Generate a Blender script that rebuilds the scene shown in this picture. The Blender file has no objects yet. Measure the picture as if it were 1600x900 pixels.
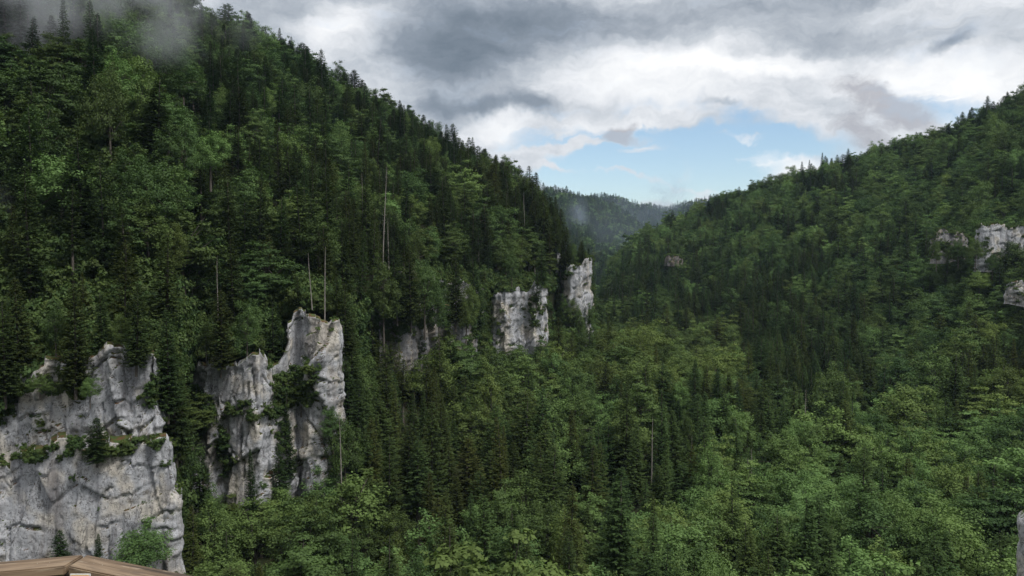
import bpy, math, random
import numpy as np
from mathutils import Vector
PI = math.pi; R = math.radians
S = bpy.context.scene
C = S.collection
rng = np.random.default_rng(7)
random.seed(7)

# ------------------------------------------------------------------ camera, light, exposure
F = 1280.0; PITCH = math.atan(50 / F)
cd = bpy.data.cameras.new('camera'); cam = bpy.data.objects.new('camera', cd); C.objects.link(cam)
cd.lens = 36 * F / 1600; cd.sensor_width = 36; cd.clip_start = 0.05; cd.clip_end = 40000
cam.rotation_euler = (PI / 2 - PITCH, 0, 0)
S.camera = cam
S.view_settings.view_transform = 'Standard'; S.view_settings.look = 'None'
S.view_settings.gamma = 1.0; S.view_settings.exposure = 0.77
S.cycles.use_denoising = True
try: S.cycles.denoiser = 'OPENIMAGEDENOISE'
except Exception: pass
S.cycles.max_bounces = 5; S.cycles.diffuse_bounces = 3; S.cycles.glossy_bounces = 1
S.cycles.transmission_bounces = 3; S.cycles.volume_bounces = 0; S.cycles.transparent_max_bounces = 8
S.cycles.caustics_reflective = False; S.cycles.caustics_refractive = False

SUN_EL, SUN_AZ = R(54), R(128)      # azimuth from +Y towards +X
sl = bpy.data.lights.new('sun', 'SUN'); so = bpy.data.objects.new('sun', sl); C.objects.link(so)
sl.energy = 1.5; sl.angle = R(14); sl.color = (1.0, 0.97, 0.92)
sdir = Vector((math.sin(SUN_AZ) * math.cos(SUN_EL), math.cos(SUN_AZ) * math.cos(SUN_EL), math.sin(SUN_EL)))
so.rotation_euler = (-sdir).to_track_quat('-Z', 'Y').to_euler(); so.location = (0, 0, 400)

class NT:
    """small node-tree writer"""
    def __init__(s, nt): s.nt = nt
    def n(s, t, **kw):
        nd = s.nt.nodes.new(t)
        for k, v in kw.items():
            if k.startswith('i_'):
                key = k[2:]; key = int(key) if key.isdigit() else key
                s.put(nd, key, v)
            else: setattr(nd, k, v)
        return nd
    def put(s, nd, key, v):
        sock = nd.inputs[key]
        if isinstance(v, bpy.types.NodeSocket): s.nt.links.new(v, sock)
        else: sock.default_value = v
    def m(s, op, a, b=None, c=None, clamp=False):
        nd = s.nt.nodes.new('ShaderNodeMath'); nd.operation = op; nd.use_clamp = clamp
        for i, v in enumerate((a, b, c)):
            if v is not None: s.put(nd, i, v)
        return nd.outputs[0]
    def vm(s, op, a, b=None):
        nd = s.nt.nodes.new('ShaderNodeVectorMath'); nd.operation = op
        s.put(nd, 0, a)
        if b is not None:
            if op == 'SCALE': s.put(nd, 'Scale', b)
            else: s.put(nd, 1, b)
        return nd.outputs[0]
    def mix(s, f, a, b, blend='MIX'):
        nd = s.nt.nodes.new('ShaderNodeMix'); nd.data_type = 'RGBA'; nd.blend_type = blend
        s.put(nd, 0, f)
        for k, v in ((6, a), (7, b)):
            if not isinstance(v, bpy.types.NodeSocket) and len(v) == 3: v = (*v, 1)
            s.put(nd, k, v)
        return nd.outputs[2]
    def ramp(s, f, stops, interp='LINEAR'):
        nd = s.nt.nodes.new('ShaderNodeValToRGB'); cr = nd.color_ramp; cr.interpolation = interp
        while len(cr.elements) < len(stops): cr.elements.new(0.5)
        for e, (p, c) in zip(cr.elements, stops):
            e.position = p
            c = (c, c, c) if isinstance(c, (int, float)) else c
            e.color = (*c, 1)
        s.put(nd, 0, f); return nd.outputs[0]
    def noise(s, vec, scale, detail=3, rough=0.5, dist=0.0):
        nd = s.nt.nodes.new('ShaderNodeTexNoise')
        s.put(nd, 'Vector', vec); nd.inputs['Scale'].default_value = scale
        nd.inputs['Detail'].default_value = detail; nd.inputs['Roughness'].default_value = rough
        nd.inputs['Distortion'].default_value = dist
        return nd
    def smooth(s, v, a, b, c=0.0, d=1.0):
        nd = s.nt.nodes.new('ShaderNodeMapRange'); nd.interpolation_type = 'SMOOTHSTEP'
        for i, x in enumerate((v, a, b, c, d)): s.put(nd, i, x)
        return nd.outputs[0]

# ---- world: Nishita sky with a broken cloud deck laid out by direction
def make_world():
    w = bpy.data.worlds.new('World'); S.world = w; w.use_nodes = True
    nt = w.node_tree; nt.nodes.clear(); N = NT(nt)
    sky = N.n('ShaderNodeTexSky', sky_type='NISHITA', sun_disc=False, sun_elevation=SUN_EL, sun_rotation=SUN_AZ,
              air_density=1.0, dust_density=0.2, ozone_density=2.0)
    bg_sky = N.n('ShaderNodeBackground', i_Color=sky.outputs[0], i_Strength=0.082)
    tc = N.n('ShaderNodeTexCoord')
    sep = N.n('ShaderNodeSeparateXYZ', i_0=tc.outputs['Generated'])
    x, y, z = sep.outputs
    az = N.m('ARCTAN2', x, y)
    hyp = N.m('SQRT', N.m('ADD', N.m('MULTIPLY', x, x), N.m('MULTIPLY', y, y)))
    el = N.m('DIVIDE', z, N.m('MAXIMUM', hyp, 0.02))
    ae = N.n('ShaderNodeCombineXYZ', i_0=az, i_1=el).outputs[0]
    # flat-layer coordinates for streaks that converge to the horizon
    zz = N.m('ADD', N.m('MAXIMUM', z, 0.0), 0.10)
    lay = N.n('ShaderNodeCombineXYZ', i_0=N.m('DIVIDE', x, zz), i_1=N.m('DIVIDE', y, zz)).outputs[0]
    warp = N.noise(ae, 5.0, 5, 0.6).outputs['Color']
    wv = N.vm('SCALE', N.vm('SUBTRACT', warp, (0.5, 0.5, 0.5)), 0.11)
    warp2 = N.noise(ae, 22.0, 4, 0.6).outputs['Color']
    wv2 = N.vm('SCALE', N.vm('SUBTRACT', warp2, (0.5, 0.5, 0.5)), 0.035)
    p = N.vm('ADD', N.vm('ADD', ae, wv), wv2)
    def ang(px, py): return math.atan((px - 800) / F), (400 - py) / F * math.cos(math.atan((px - 800) / F))
    pf = N.vm('ADD', ae, N.vm('SCALE', wv2, 1.25))
    def blob(px, py, rx, ry, rot=0.0):
        a, e = ang(px, py)
        d = N.vm('SUBTRACT', pf if ry < 36 else p, (a, e, 0))
        d = N.n('ShaderNodeVectorRotate', rotation_type='Z_AXIS', i_Vector=d, i_Angle=rot).outputs[0]
        d = N.vm('MULTIPLY', d, (F / rx, F / ry, 0))
        l = N.n('ShaderNodeVectorMath', operation='LENGTH', i_0=d).outputs['Value']
        return N.smooth(l, 1.0, 0.15)
    def total(items):
        acc = None
        for w_, b in items:
            v = N.m('MULTIPLY', blob(*b), w_)
            acc = v if acc is None else N.m('ADD', acc, v)
        return acc
    n1 = N.noise(lay, 0.9, 6, 0.6).outputs['Fac']
    n2 = N.noise(N.vm('MULTIPLY', p, (1, 3.2, 1)), 5.0, 8, 0.62).outputs['Fac']
    n3 = N.noise(N.vm('MULTIPLY', p, (1, 1.9, 1)), 20.0, 7, 0.68).outputs['Fac']
    # coverage: everything but the blue window over the valley
    win = total([(1.25, (1010, 245, 300, 85, R(4))), (1.0, (1190, 215, 190, 42, R(14))), (1.1, (960, 275, 200, 60, 0)),
                 (0.9, (1180, 270, 160, 50, R(5))), (0.5, (1490, 175, 160, 35, R(15)))])
    back = total([(0.85, (1215, 270, 110, 42, R(25))), (0.5, (1120, 262, 45, 18, 0)), (0.6, (1150, 214, 80, 11, R(8))), (0.9, (985, 236, 70, 12, R(-4))), (1.0, (930, 268, 170, 9, R(9))), (1.1, (1035, 284, 170, 10, R(12))), (0.8, (900, 225, 120, 12, R(-5))), (0.6, (1080, 195, 260, 16, R(2))), (0.6, (860, 250, 90, 22, R(-4))),
                  (0.75, (990, 190, 230, 22, R(-2))), (0.45, (860, 232, 110, 16, R(-6))), (0.6, (1010, 292, 180, 12, R(11))),
                  (0.3, (1110, 237, 130, 12, R(10)))])
    cov = N.m('ADD', N.m('SUBTRACT', 1.0, win), back)
    cov = N.m('ADD', cov, N.m('MULTIPLY', N.m('SUBTRACT', n2, 0.5), 1.1))
    cov = N.m('ADD', cov, N.m('MULTIPLY', N.m('SUBTRACT', n3, 0.5), 0.75))
    rr = N.n('ShaderNodeVectorRotate', rotation_type='Z_AXIS', i_Vector=N.vm('ADD', ae, wv2), i_Angle=R(-8)).outputs[0]
    n4 = N.noise(N.vm('MULTIPLY', rr, (1, 7, 1)), 6.0, 6, .62).outputs['Fac']
    cov = N.m('ADD', cov, N.smooth(n4, .50, .72, 0, .55))
    cov = N.smooth(cov, 0.05, 1.0)
    # thickness: 0 bright thin cloud, 1 dark grey base
    dark = total([(0.46, (750, 50, 290, 130, R(-6))), (0.18, (700, 150, 120, 110, R(-15))), (0.30, (1150, 15, 560, 56, R(-3))), (0.22, (1350, 70, 330, 50, R(3))),
                  (0.16, (720, 120, 130, 120, R(-25))), (0.45, (832, 162, 62, 30, R(10))), (0.34, (765, 166, 62, 22, 0)), (0.3, (690, 190, 60, 40, 0)),
                  (0.30, (430, 20, 220, 60, R(-20))), (0.30, (1475, 75, 45, 18, R(-25))), (0.2, (1120, 162, 40, 10, 0)),
                  (0.12, (480, 130, 160, 120, 0))])
    lite = total([(0.22, (1050, 125, 280, 62, R(2))), (0.25, (1500, 150, 260, 60, R(14))), (0.2, (520, 70, 90, 70, R(-30))), (0.25, (740, 200, 120, 34, 0)), (0.2, (1230, 100, 240, 26, R(4))),
                  (0.25, (1215, 262, 110, 42, R(25)))])
    th = N.m('ADD', 0.30, N.m('SUBTRACT', dark, lite))
    th = N.m('ADD', th, N.m('MULTIPLY', N.m('SUBTRACT', n1, 0.5), 0.30))
    th = N.m('ADD', th, N.m('MULTIPLY', N.m('SUBTRACT', n2, 0.5), 0.85))
    th = N.m('ADD', th, N.m('MULTIPLY', N.m('SUBTRACT', n3, 0.5), 0.42))
    th = N.m('SUBTRACT', th, N.m('MULTIPLY', N.smooth(z, .42, .8), .30))
    col = N.ramp(th, [(0.0, (1.06, 1.06, 1.06)), (0.22, (0.83, 0.85, 0.885)), (0.45, (0.53, 0.57, 0.625)), (0.72, (0.275, 0.32, 0.38)), (1.0, (0.16, 0.20, 0.25))])
    # low grey scud in front of the window
    scud = total([(1.6, (1385, 165, 130, 35, R(28))), (1.2, (1330, 205, 70, 55, R(30))), (1.7, (965, 210, 50, 22, R(-8))), (1.0, (1000, 222, 40, 14, R(-8))), 
                  (0.6, (1070, 265, 20, 32, 0)), (0.5, (1165, 285, 40, 30, R(30)))])
    scud = N.m('ADD', scud, N.m('MULTIPLY', N.m('SUBTRACT', n3, 0.5), 1.9))
    scud = N.smooth(scud, 0.25, 1.45, 0.0, 0.8)
    col = N.mix(scud, col, (0.41, 0.41, 0.45))
    fac = N.m('MAXIMUM', cov, scud)
    bg_cl = N.n('ShaderNodeBackground', i_Color=col, i_Strength=0.60)
    mx = N.n('ShaderNodeMixShader', i_0=fac, i_1=bg_sky.outputs[0], i_2=bg_cl.outputs[0])
    out = N.n('ShaderNodeOutputWorld'); nt.links.new(mx.outputs[0], out.inputs[0])
make_world()
try:
    S.world.cycles.sampling_method = 'MANUAL'; S.world.cycles.sample_map_resolution = 512
except Exception: pass

# ------------------------------------------------------------------ helpers
def P(px, py, d):
    """the world point at forward distance d seen at that pixel of the photograph"""
    u = (px - 800) / F; v = (450 - py) / F
    fy = math.cos(PITCH) + v * math.sin(PITCH); fz = -math.sin(PITCH) + v * math.cos(PITCH)
    return Vector((u / fy * d, d, fz / fy * d))
def zat(py, d):
    v = (450 - py) / F
    return (-math.sin(PITCH) + v * math.cos(PITCH)) / (math.cos(PITCH) + v * math.sin(PITCH)) * d
def proj(x, y, z):
    cy = y * math.cos(PITCH) - z * math.sin(PITCH); cz = y * math.sin(PITCH) + z * math.cos(PITCH)
    return 800 + F * x / cy, 450 - F * cz / cy

def hash3(i, j, k, seed=0):
    h = (i.astype(np.int64) * 374761393 + j.astype(np.int64) * 668265263 + k.astype(np.int64) * 2147483647 + seed * 144665) & 0x7fffffff
    h = ((h ^ (h >> 13)) * 1274126177) & 0x7fffffff
    h = ((h ^ (h >> 16)) * 1103515245) & 0x7fffffff
    return (h & 0xffffff) / float(0xffffff)
def vnoise(x, y, z=0.0, seed=0):
    x = np.asarray(x, float); y = np.asarray(y, float); z = np.zeros_like(x) + z
    i, j, k = np.floor(x), np.floor(y), np.floor(z)
    f, g, h = x - i, y - j, z - k
    f, g, h = f * f * (3 - 2 * f), g * g * (3 - 2 * g), h * h * (3 - 2 * h)
    r = 0
    for a in (0, 1):
        for b in (0, 1):
            for c in (0, 1):
                r = r + hash3(i + a, j + b, k + c, seed) * (f if a else 1 - f) * (g if b else 1 - g) * (h if c else 1 - h)
    return r * 2 - 1
def fbm(x, y, z=0.0, o=4, seed=0, gain=0.5):
    r = 0; a = 1.0; t = 0
    for q in range(o):
        r = r + a * vnoise(np.asarray(x) * 2 ** q, np.asarray(y) * 2 ** q, z * 2 ** q, seed + q * 17); t += a; a *= gain
    return r / t
def facets(x, y, seed=0):
    """cellular blocks: (height of a tilted facet, distance to the next block)"""
    i0, j0 = np.floor(x), np.floor(y)
    f1 = np.full(x.shape, 9.0); f2 = np.full(x.shape, 9.0); h = np.zeros(x.shape)
    for a in (-1, 0, 1):
        for b in (-1, 0, 1):
            i, j = i0 + a, j0 + b; zr = np.zeros_like(i)
            cx, cy = i + hash3(i, j, zr, seed), j + hash3(i, j, zr + 1, seed)
            d = np.hypot(x - cx, y - cy)
            hh = hash3(i, j, zr + 2, seed) + (x - cx) * (hash3(i, j, zr + 3, seed) - .5) * 1.3 + (y - cy) * (hash3(i, j, zr + 4, seed) - .5) * 1.3
            near = d < f1
            f2 = np.where(near, f1, np.minimum(f2, d)); h = np.where(near, hh, h); f1 = np.where(near, d, f1)
    return h, f2 - f1

def mesh_np(name, verts, faces, mats, midx=None, attrs=None, smooth=False):
    me = bpy.data.meshes.new(name)
    verts = np.asarray(verts, np.float32); faces = np.asarray(faces, np.int32)
    k = faces.shape[1]; nf = len(faces)
    me.vertices.add(len(verts)); me.vertices.foreach_set('co', verts.ravel())
    me.loops.add(nf * k); me.loops.foreach_set('vertex_index', faces.ravel())
    me.polygons.add(nf); me.polygons.foreach_set('loop_start', np.arange(nf, dtype=np.int32) * k)
    try: me.polygons.foreach_set('loop_total', np.full(nf, k, np.int32))
    except Exception: pass
    if midx is not None: me.polygons.foreach_set('material_index', np.asarray(midx, np.int32))
    if smooth: me.polygons.foreach_set('use_smooth', np.ones(nf, bool))
    for m_ in mats: me.materials.append(m_)
    for an, (dom, av) in (attrs or {}).items():
        at = me.attributes.new(an, 'FLOAT', dom); at.data.foreach_set('value', np.asarray(av, np.float32))
    me.update(calc_edges=True); me.validate()
    return me
def grid_faces(nr, nc):
    i = np.arange(nr - 1)[:, None] * nc + np.arange(nc - 1)[None, :]
    i = i.ravel(); return np.stack([i, i + 1, i + nc + 1, i + nc], 1)
def link(name, data, parent=None, **props):
    o = bpy.data.objects.new(name, data); C.objects.link(o)
    if parent is not None: o.parent = parent
    for k, v in props.items(): o[k] = v
    return o
def new_mat(name):
    m = bpy.data.materials.new(name); m.use_nodes = True; m.node_tree.nodes.clear()
    return m, NT(m.node_tree)
def out(N, sh): N.nt.links.new(sh, N.n('ShaderNodeOutputMaterial').inputs[0])

# ------------------------------------------------------------------ materials
def leaf_mat(name, dark, light, olive, gloss=0.04, tipcol=None):
    m, N = new_mat(name)
    tone = N.n('ShaderNodeAttribute', attribute_type='INSTANCER', attribute_name='tone').outputs['Fac']
    hue = N.n('ShaderNodeAttribute', attribute_type='INSTANCER', attribute_name='hue').outputs['Fac']
    v = N.n('ShaderNodeAttribute', attribute_type='GEOMETRY', attribute_name='v').outputs['Fac']
    t = N.m('ADD', N.m('MULTIPLY', tone, 0.7), N.m('MULTIPLY', v, 0.42), clamp=True)
    c = N.mix(t, dark, light)
    c = N.mix(N.m('MULTIPLY', hue, 0.62), c, N.mix(t, tuple(0.4 * k for k in olive), olive))
    d = N.n('ShaderNodeBsdfDiffuse', i_Color=c)
    tr = N.n('ShaderNodeBsdfTranslucent', i_Color=N.mix(1.0, c, (1.0, 1.15, 0.6), 'MULTIPLY'))
    g = N.n('ShaderNodeBsdfGlossy', i_Color=(1, 1, 1, 1), i_Roughness=0.55)
    a = N.n('ShaderNodeMixShader', i_0=0.2, i_1=d.outputs[0], i_2=tr.outputs[0])
    b = N.n('ShaderNodeMixShader', i_0=gloss, i_1=a.outputs[0], i_2=g.outputs[0])
    out(N, b.outputs[0]); return m
M_SPR = leaf_mat('spruce_needles', (0.016, 0.037, 0.016), (0.076, 0.126, 0.042), (0.098, 0.092, 0.022), 0.004)
M_BRD = leaf_mat('broadleaf_foliage', (0.022, 0.050, 0.018), (0.165, 0.275, 0.088), (0.175, 0.205, 0.048), 0.008)
def bark_mat():
    m, N = new_mat('bark')
    tc = N.n('ShaderNodeTexCoord').outputs['Object']
    n = N.noise(N.vm('MULTIPLY', tc, (3, 3, 0.7)), 2.0, 5, 0.6).outputs['Fac']
    c = N.ramp(n, [(0.3, (0.05, 0.042, 0.035)), (0.7, (0.15, 0.13, 0.11))])
    bs = N.n('ShaderNodeBsdfPrincipled', i_Roughness=0.9); N.put(bs, 'Base Color', c); out(N, bs.outputs[0]); return m
M_BARK = bark_mat()
def dead_mat():
    m, N = new_mat('dead_wood')
    tc = N.n('ShaderNodeTexCoord').outputs['Object']
    n = N.noise(N.vm('MULTIPLY', tc, (3, 3, 0.5)), 2.0, 5, 0.6).outputs['Fac']
    c = N.ramp(n, [(0.3, (0.13, 0.115, 0.10)), (0.7, (0.36, 0.33, 0.30))])
    bs = N.n('ShaderNodeBsdfPrincipled', i_Roughness=0.9); N.put(bs, 'Base Color', c); out(N, bs.outputs[0]); return m
M_DEAD = dead_mat()
def ground_mat():
    m, N = new_mat('forest_floor')
    geo = N.n('ShaderNodeNewGeometry')
    p = geo.outputs['Position']
    n = N.noise(p, 0.15, 6, 0.65).outputs['Fac']; n2 = N.noise(p, 1.2, 4, 0.6).outputs['Fac']
    c = N.ramp(n, [(0.35, (0.024, 0.019, 0.012)), (0.5, (0.022, 0.028, 0.012)), (0.7, (0.035, 0.045, 0.017))])
    c = N.mix(N.smooth(n2, 0.55, 0.75, 0, 0.6), c, (0.07, 0.042, 0.025))
    bs = N.n('ShaderNodeBsdfPrincipled', i_Roughness=1.0); N.put(bs, 'Base Color', c)
    bs.inputs['Specular IOR Level'].default_value = 0.1
    out(N, bs.outputs[0]); return m
M_GROUND = ground_mat()
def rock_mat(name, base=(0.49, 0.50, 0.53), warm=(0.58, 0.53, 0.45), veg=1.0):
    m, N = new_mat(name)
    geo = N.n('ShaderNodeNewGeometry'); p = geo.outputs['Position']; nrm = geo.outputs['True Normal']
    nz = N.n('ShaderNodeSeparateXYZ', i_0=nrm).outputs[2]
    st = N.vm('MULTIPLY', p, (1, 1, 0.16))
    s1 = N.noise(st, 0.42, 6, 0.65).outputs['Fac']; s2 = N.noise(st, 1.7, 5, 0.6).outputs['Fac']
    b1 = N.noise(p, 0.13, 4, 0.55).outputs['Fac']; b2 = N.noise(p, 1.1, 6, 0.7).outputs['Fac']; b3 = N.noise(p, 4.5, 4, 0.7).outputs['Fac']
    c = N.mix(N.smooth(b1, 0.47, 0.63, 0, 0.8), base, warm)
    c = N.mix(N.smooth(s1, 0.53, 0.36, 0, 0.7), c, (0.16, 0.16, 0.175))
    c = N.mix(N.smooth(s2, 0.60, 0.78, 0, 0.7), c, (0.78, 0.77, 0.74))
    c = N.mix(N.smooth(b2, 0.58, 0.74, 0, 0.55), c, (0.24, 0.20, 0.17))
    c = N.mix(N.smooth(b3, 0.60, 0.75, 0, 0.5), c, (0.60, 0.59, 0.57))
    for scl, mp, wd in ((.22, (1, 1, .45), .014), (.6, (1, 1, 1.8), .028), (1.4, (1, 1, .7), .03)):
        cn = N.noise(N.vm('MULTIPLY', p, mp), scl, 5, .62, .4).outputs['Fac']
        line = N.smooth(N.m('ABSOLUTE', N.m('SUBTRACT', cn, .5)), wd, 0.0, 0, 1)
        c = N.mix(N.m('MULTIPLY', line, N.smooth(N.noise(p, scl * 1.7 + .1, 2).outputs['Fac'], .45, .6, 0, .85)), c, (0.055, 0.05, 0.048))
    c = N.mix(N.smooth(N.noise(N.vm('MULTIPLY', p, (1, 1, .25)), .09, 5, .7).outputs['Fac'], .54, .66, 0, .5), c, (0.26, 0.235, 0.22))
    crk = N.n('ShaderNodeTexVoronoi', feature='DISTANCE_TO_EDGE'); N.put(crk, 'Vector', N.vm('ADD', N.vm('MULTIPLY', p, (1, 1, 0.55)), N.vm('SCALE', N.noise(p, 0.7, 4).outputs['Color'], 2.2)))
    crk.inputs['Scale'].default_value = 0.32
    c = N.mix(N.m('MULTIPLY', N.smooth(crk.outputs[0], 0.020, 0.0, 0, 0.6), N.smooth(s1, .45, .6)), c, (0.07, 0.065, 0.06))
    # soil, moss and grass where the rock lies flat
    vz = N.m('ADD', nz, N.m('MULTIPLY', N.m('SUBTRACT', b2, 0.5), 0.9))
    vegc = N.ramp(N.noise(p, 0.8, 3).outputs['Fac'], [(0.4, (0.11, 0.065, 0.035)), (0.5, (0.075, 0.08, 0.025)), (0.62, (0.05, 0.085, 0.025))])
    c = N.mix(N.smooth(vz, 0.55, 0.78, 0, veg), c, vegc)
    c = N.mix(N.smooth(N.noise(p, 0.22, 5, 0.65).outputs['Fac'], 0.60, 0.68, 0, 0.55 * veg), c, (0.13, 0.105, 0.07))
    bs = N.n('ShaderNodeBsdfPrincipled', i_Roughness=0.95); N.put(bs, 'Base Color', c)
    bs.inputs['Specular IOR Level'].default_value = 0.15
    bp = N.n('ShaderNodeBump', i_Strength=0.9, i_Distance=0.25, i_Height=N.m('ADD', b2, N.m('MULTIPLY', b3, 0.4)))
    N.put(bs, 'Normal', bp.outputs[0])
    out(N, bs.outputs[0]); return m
M_ROCK = rock_mat('limestone')
M_ROCK_DARK = rock_mat('shaded_limestone', (0.24, 0.24, 0.245), (0.30, 0.26, 0.21), 1.0)  # darker copy of the limestone, shade put into its base colours
M_ROCK_BROWN = rock_mat('brown_limestone', (0.12, 0.108, 0.095), (0.16, 0.13, 0.10), 1.0)

# ------------------------------------------------------------------ terrain: knots (distance, ground height) per direction
NAN = None
def c(py, d, sub=17): return (d, zat(py, d) - sub)
COL = {
 -700: [(80,-60),(95,-60),(105,-58),(112,-10),(150,50),(230,130)],
 -300: [(95,-60),(115,-60),(130,-58),(137,-18),(190,50),(340,150)],
    0: [(110,-61),(135,-61),(150,-60),(157,-21),(240,44),(420,152)],
  150: [(112,-62),(137,-62),(152,-61),(160,-20),(240,42),(430,152)],
  262: [(118,-66),(140,-66),(157,-64),(166,-21),(250,38),(450,145)],
  300: [(120,-70),(150,-70),(193,-64),(203,-23),(300,31),(480,131)],
  420: [(125,-74),(160,-72),(196,-64),(206,-22),(320,27),(540,127)],
  442: [(130,-75),(165,-73),(214,-64),(224,-22),(325,24),(545,122)],
  470: [(130,-75),(165,-73),(209,-64),(219,-13),(330,20),(555,118)],
  520: [(135,-76),(165,-73),(209,-63),(219,-14),(345,18),(562,106)],
  550: [(138,-76),(180,-72),(240,-58),(250,-22),(360,18),(570,102)],
  600: [(150,-77),(210,-67),(287,-46),(299,-12),(400,21),(580,90)],
  700: [(150,-77),(225,-70),(336,-46),(346,-9),(430,17),(580,67)],
  780: [(152,-78),(240,-72),(372,-58),(382,-14),(450,12),(570,50)],
  850: [(155,-78),(250,-72),(405,-58),(415,-12),(460,2),(540,27)],
  874: [(158,-79),(255,-72),(440,-50),(448,-14),(480,0),(530,12)],
  885: [(158,-79),(258,-72),(446,-50),(453,-12),(470,-12),(490,-14)],
  920: [(160,-80),(265,-73),(448,-50),(455,-12),(470,-12),(486,-16)],
  932: [(160,-80),(270,-73),(452,-58),(470,-60),(600,-75),(850,-80)],
  960: [(162,-80),(300,-68),(400,-60),(520,-80),(700,-54),(1000,-24)],
 1000: [(165,-80),(300,-63),(370,-56),(500,-82),(700,-44),(1000,8)],
 1100: [(168,-82),(285,-71),(340,-66),(470,-82),(690,-44),(960,42)],
 1200: [(168,-84),(265,-77),(350,-74),(450,-73),(650,-27),(900,62)],
 1300: [(168,-84),(270,-78),(380,-75),(450,-66),(620,-17),(850,80)],
 1450: [(165,-84),(270,-78),(360,-72),(430,-57),(560,-8),(780,96)],
 1600: [(160,-82),(255,-76),(320,-66),(390,-46),(500,4),(700,125)],
 2000: [(140,-76),(200,-70),(260,-60),(300,-38),(380,25),(560,150)],
 2400: [(110,-70),(150,-66),(190,-56),(220,-30),(280,35),(430,150)],
}
CU = np.array(sorted(COL)); KD = np.array([[k[0] for k in COL[q]] for q in CU], float); KZ = np.array([[k[1] for k in COL[q]] for q in CU], float)
A_PY = lambda px: np.interp(px, [800, 860, 900, 930, 960, 1000, 1060, 1200], [300, 299, 303, 309, 326, 354, 392, 420])
B_PY = lambda px: np.interp(px, [800, 930, 965, 1000, 1040, 1090, 1150, 1300], [330, 306, 306, 319, 326, 313, 300, 290])
def knots(px):
    px = np.asarray(px, float)
    D = [np.interp(px, CU, KD[:, k]) for k in range(6)]; Z = [np.interp(px, CU, KZ[:, k]) for k in range(6)]
    o = np.zeros_like(px)
    ya = 2400 + o; yb = 3900 + o
    za = (400 - A_PY(px)) / F * 2400 - 18; zb = (400 - B_PY(px)) / F * 3900 - 14
    D = [1.2 + o, 4.5 + o, 9 + o, 60 + o] + D; Z = [-2.35 + o, -2.5 + o, -9 + o, -58 + o] + Z
    D += [D[-1] * 1.12 + 10, np.maximum(D[-1] * 1.25, 1150), ya, 2900 + o, yb, 5200 + o, 12000 + o]
    Z += [Z[-1] - 14, np.minimum(Z[-1] - 70, -75), za, -40 + o, zb, -60 + o, -300 + o]
    return np.stack(D), np.stack(Z)
def ground(x, y, rough=True):
    x = np.asarray(x, float); y = np.asarray(y, float)
    px = 800 + F * x / y
    D, Z = knots(px)
    z = np.interp(0, [0], [0]) + np.zeros_like(y)
    z = np.where(y <= D[0], Z[0], Z[-1])
    for k in range(len(D) - 1):
        t = (y - D[k]) / (D[k + 1] - D[k])
        z = np.where((t >= 0) & (t <= 1), Z[k] + (Z[k + 1] - Z[k]) * np.clip(t, 0, 1), z)
    if rough:
        am = np.interp(y, [12, 100, 600, 1500, 2400], [0.1, 1.2, 3.5, 9, 16])
        z = z + am * fbm(x / np.interp(y, [0, 500, 2000], [25, 40, 110]), y / np.interp(y, [0, 500, 2000], [25, 40, 110]), 0, 4, 5)
    return z
def build_terrain():
    pxs = np.concatenate([np.arange(-700, -40, 30), np.arange(-40, 1640, 7), np.arange(1640, 2420, 30)]).astype(float)
    D, Z = knots(pxs)
    rows = []
    sub = [2, 3, 6, 6, 8, 10, 8, 22, 30, 5, 8, 22, 8, 18, 6, 6]
    for k in range(len(D) - 1):
        for q in range(sub[k]): rows.append(D[k] + (D[k + 1] - D[k]) * q / sub[k])
    rows.append(D[-1]); Y = np.stack(rows); X = (pxs - 800) / F * Y
    Zg = ground(X, Y)
    v = np.stack([X, Y, Zg], -1).reshape(-1, 3)
    me = mesh_np('terrain', v, grid_faces(Y.shape[0], Y.shape[1])[:, ::-1], [M_GROUND], smooth=True)
    link('terrain', me, kind='structure', label='forested limestone slopes and valley floor of the gorge')
build_terrain()
def added_hill_behind():
    """unseen slope added round the sides and back to block low sky light"""
    az = np.linspace(R(51), R(309), 90); r = np.array([3, 6, 15, 40, 90, 180, 300, 450, 700]); h = np.array([-2.6, -3.2, -6, -9, 20, 90, 160, 190, 120])
    RR, AA = np.meshgrid(r, az, indexing='ij'); HH = np.repeat(h[:, None], len(az), 1).astype(float)
    side = np.clip((np.minimum(AA - R(51), R(309) - AA)) / R(35), 0, 1)
    HH = np.where(RR > 6, HH * side + (-60 + .28 * RR) * (1 - side), HH) + np.where(RR > 20, 4, 0) * fbm(RR * np.cos(AA) / 40, RR * np.sin(AA) / 40, 0, 3, 12)
    v = np.stack([RR * np.sin(AA), RR * np.cos(AA), HH], -1).reshape(-1, 3)
    link('added_hillside', mesh_np('added_hillside', v, grid_faces(len(r), len(az)), [M_GROUND], smooth=True), kind='structure', label='unseen slope added behind the viewing platform to block low sky light')
added_hill_behind()  # out of view, added to cut frontal sky light

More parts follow.
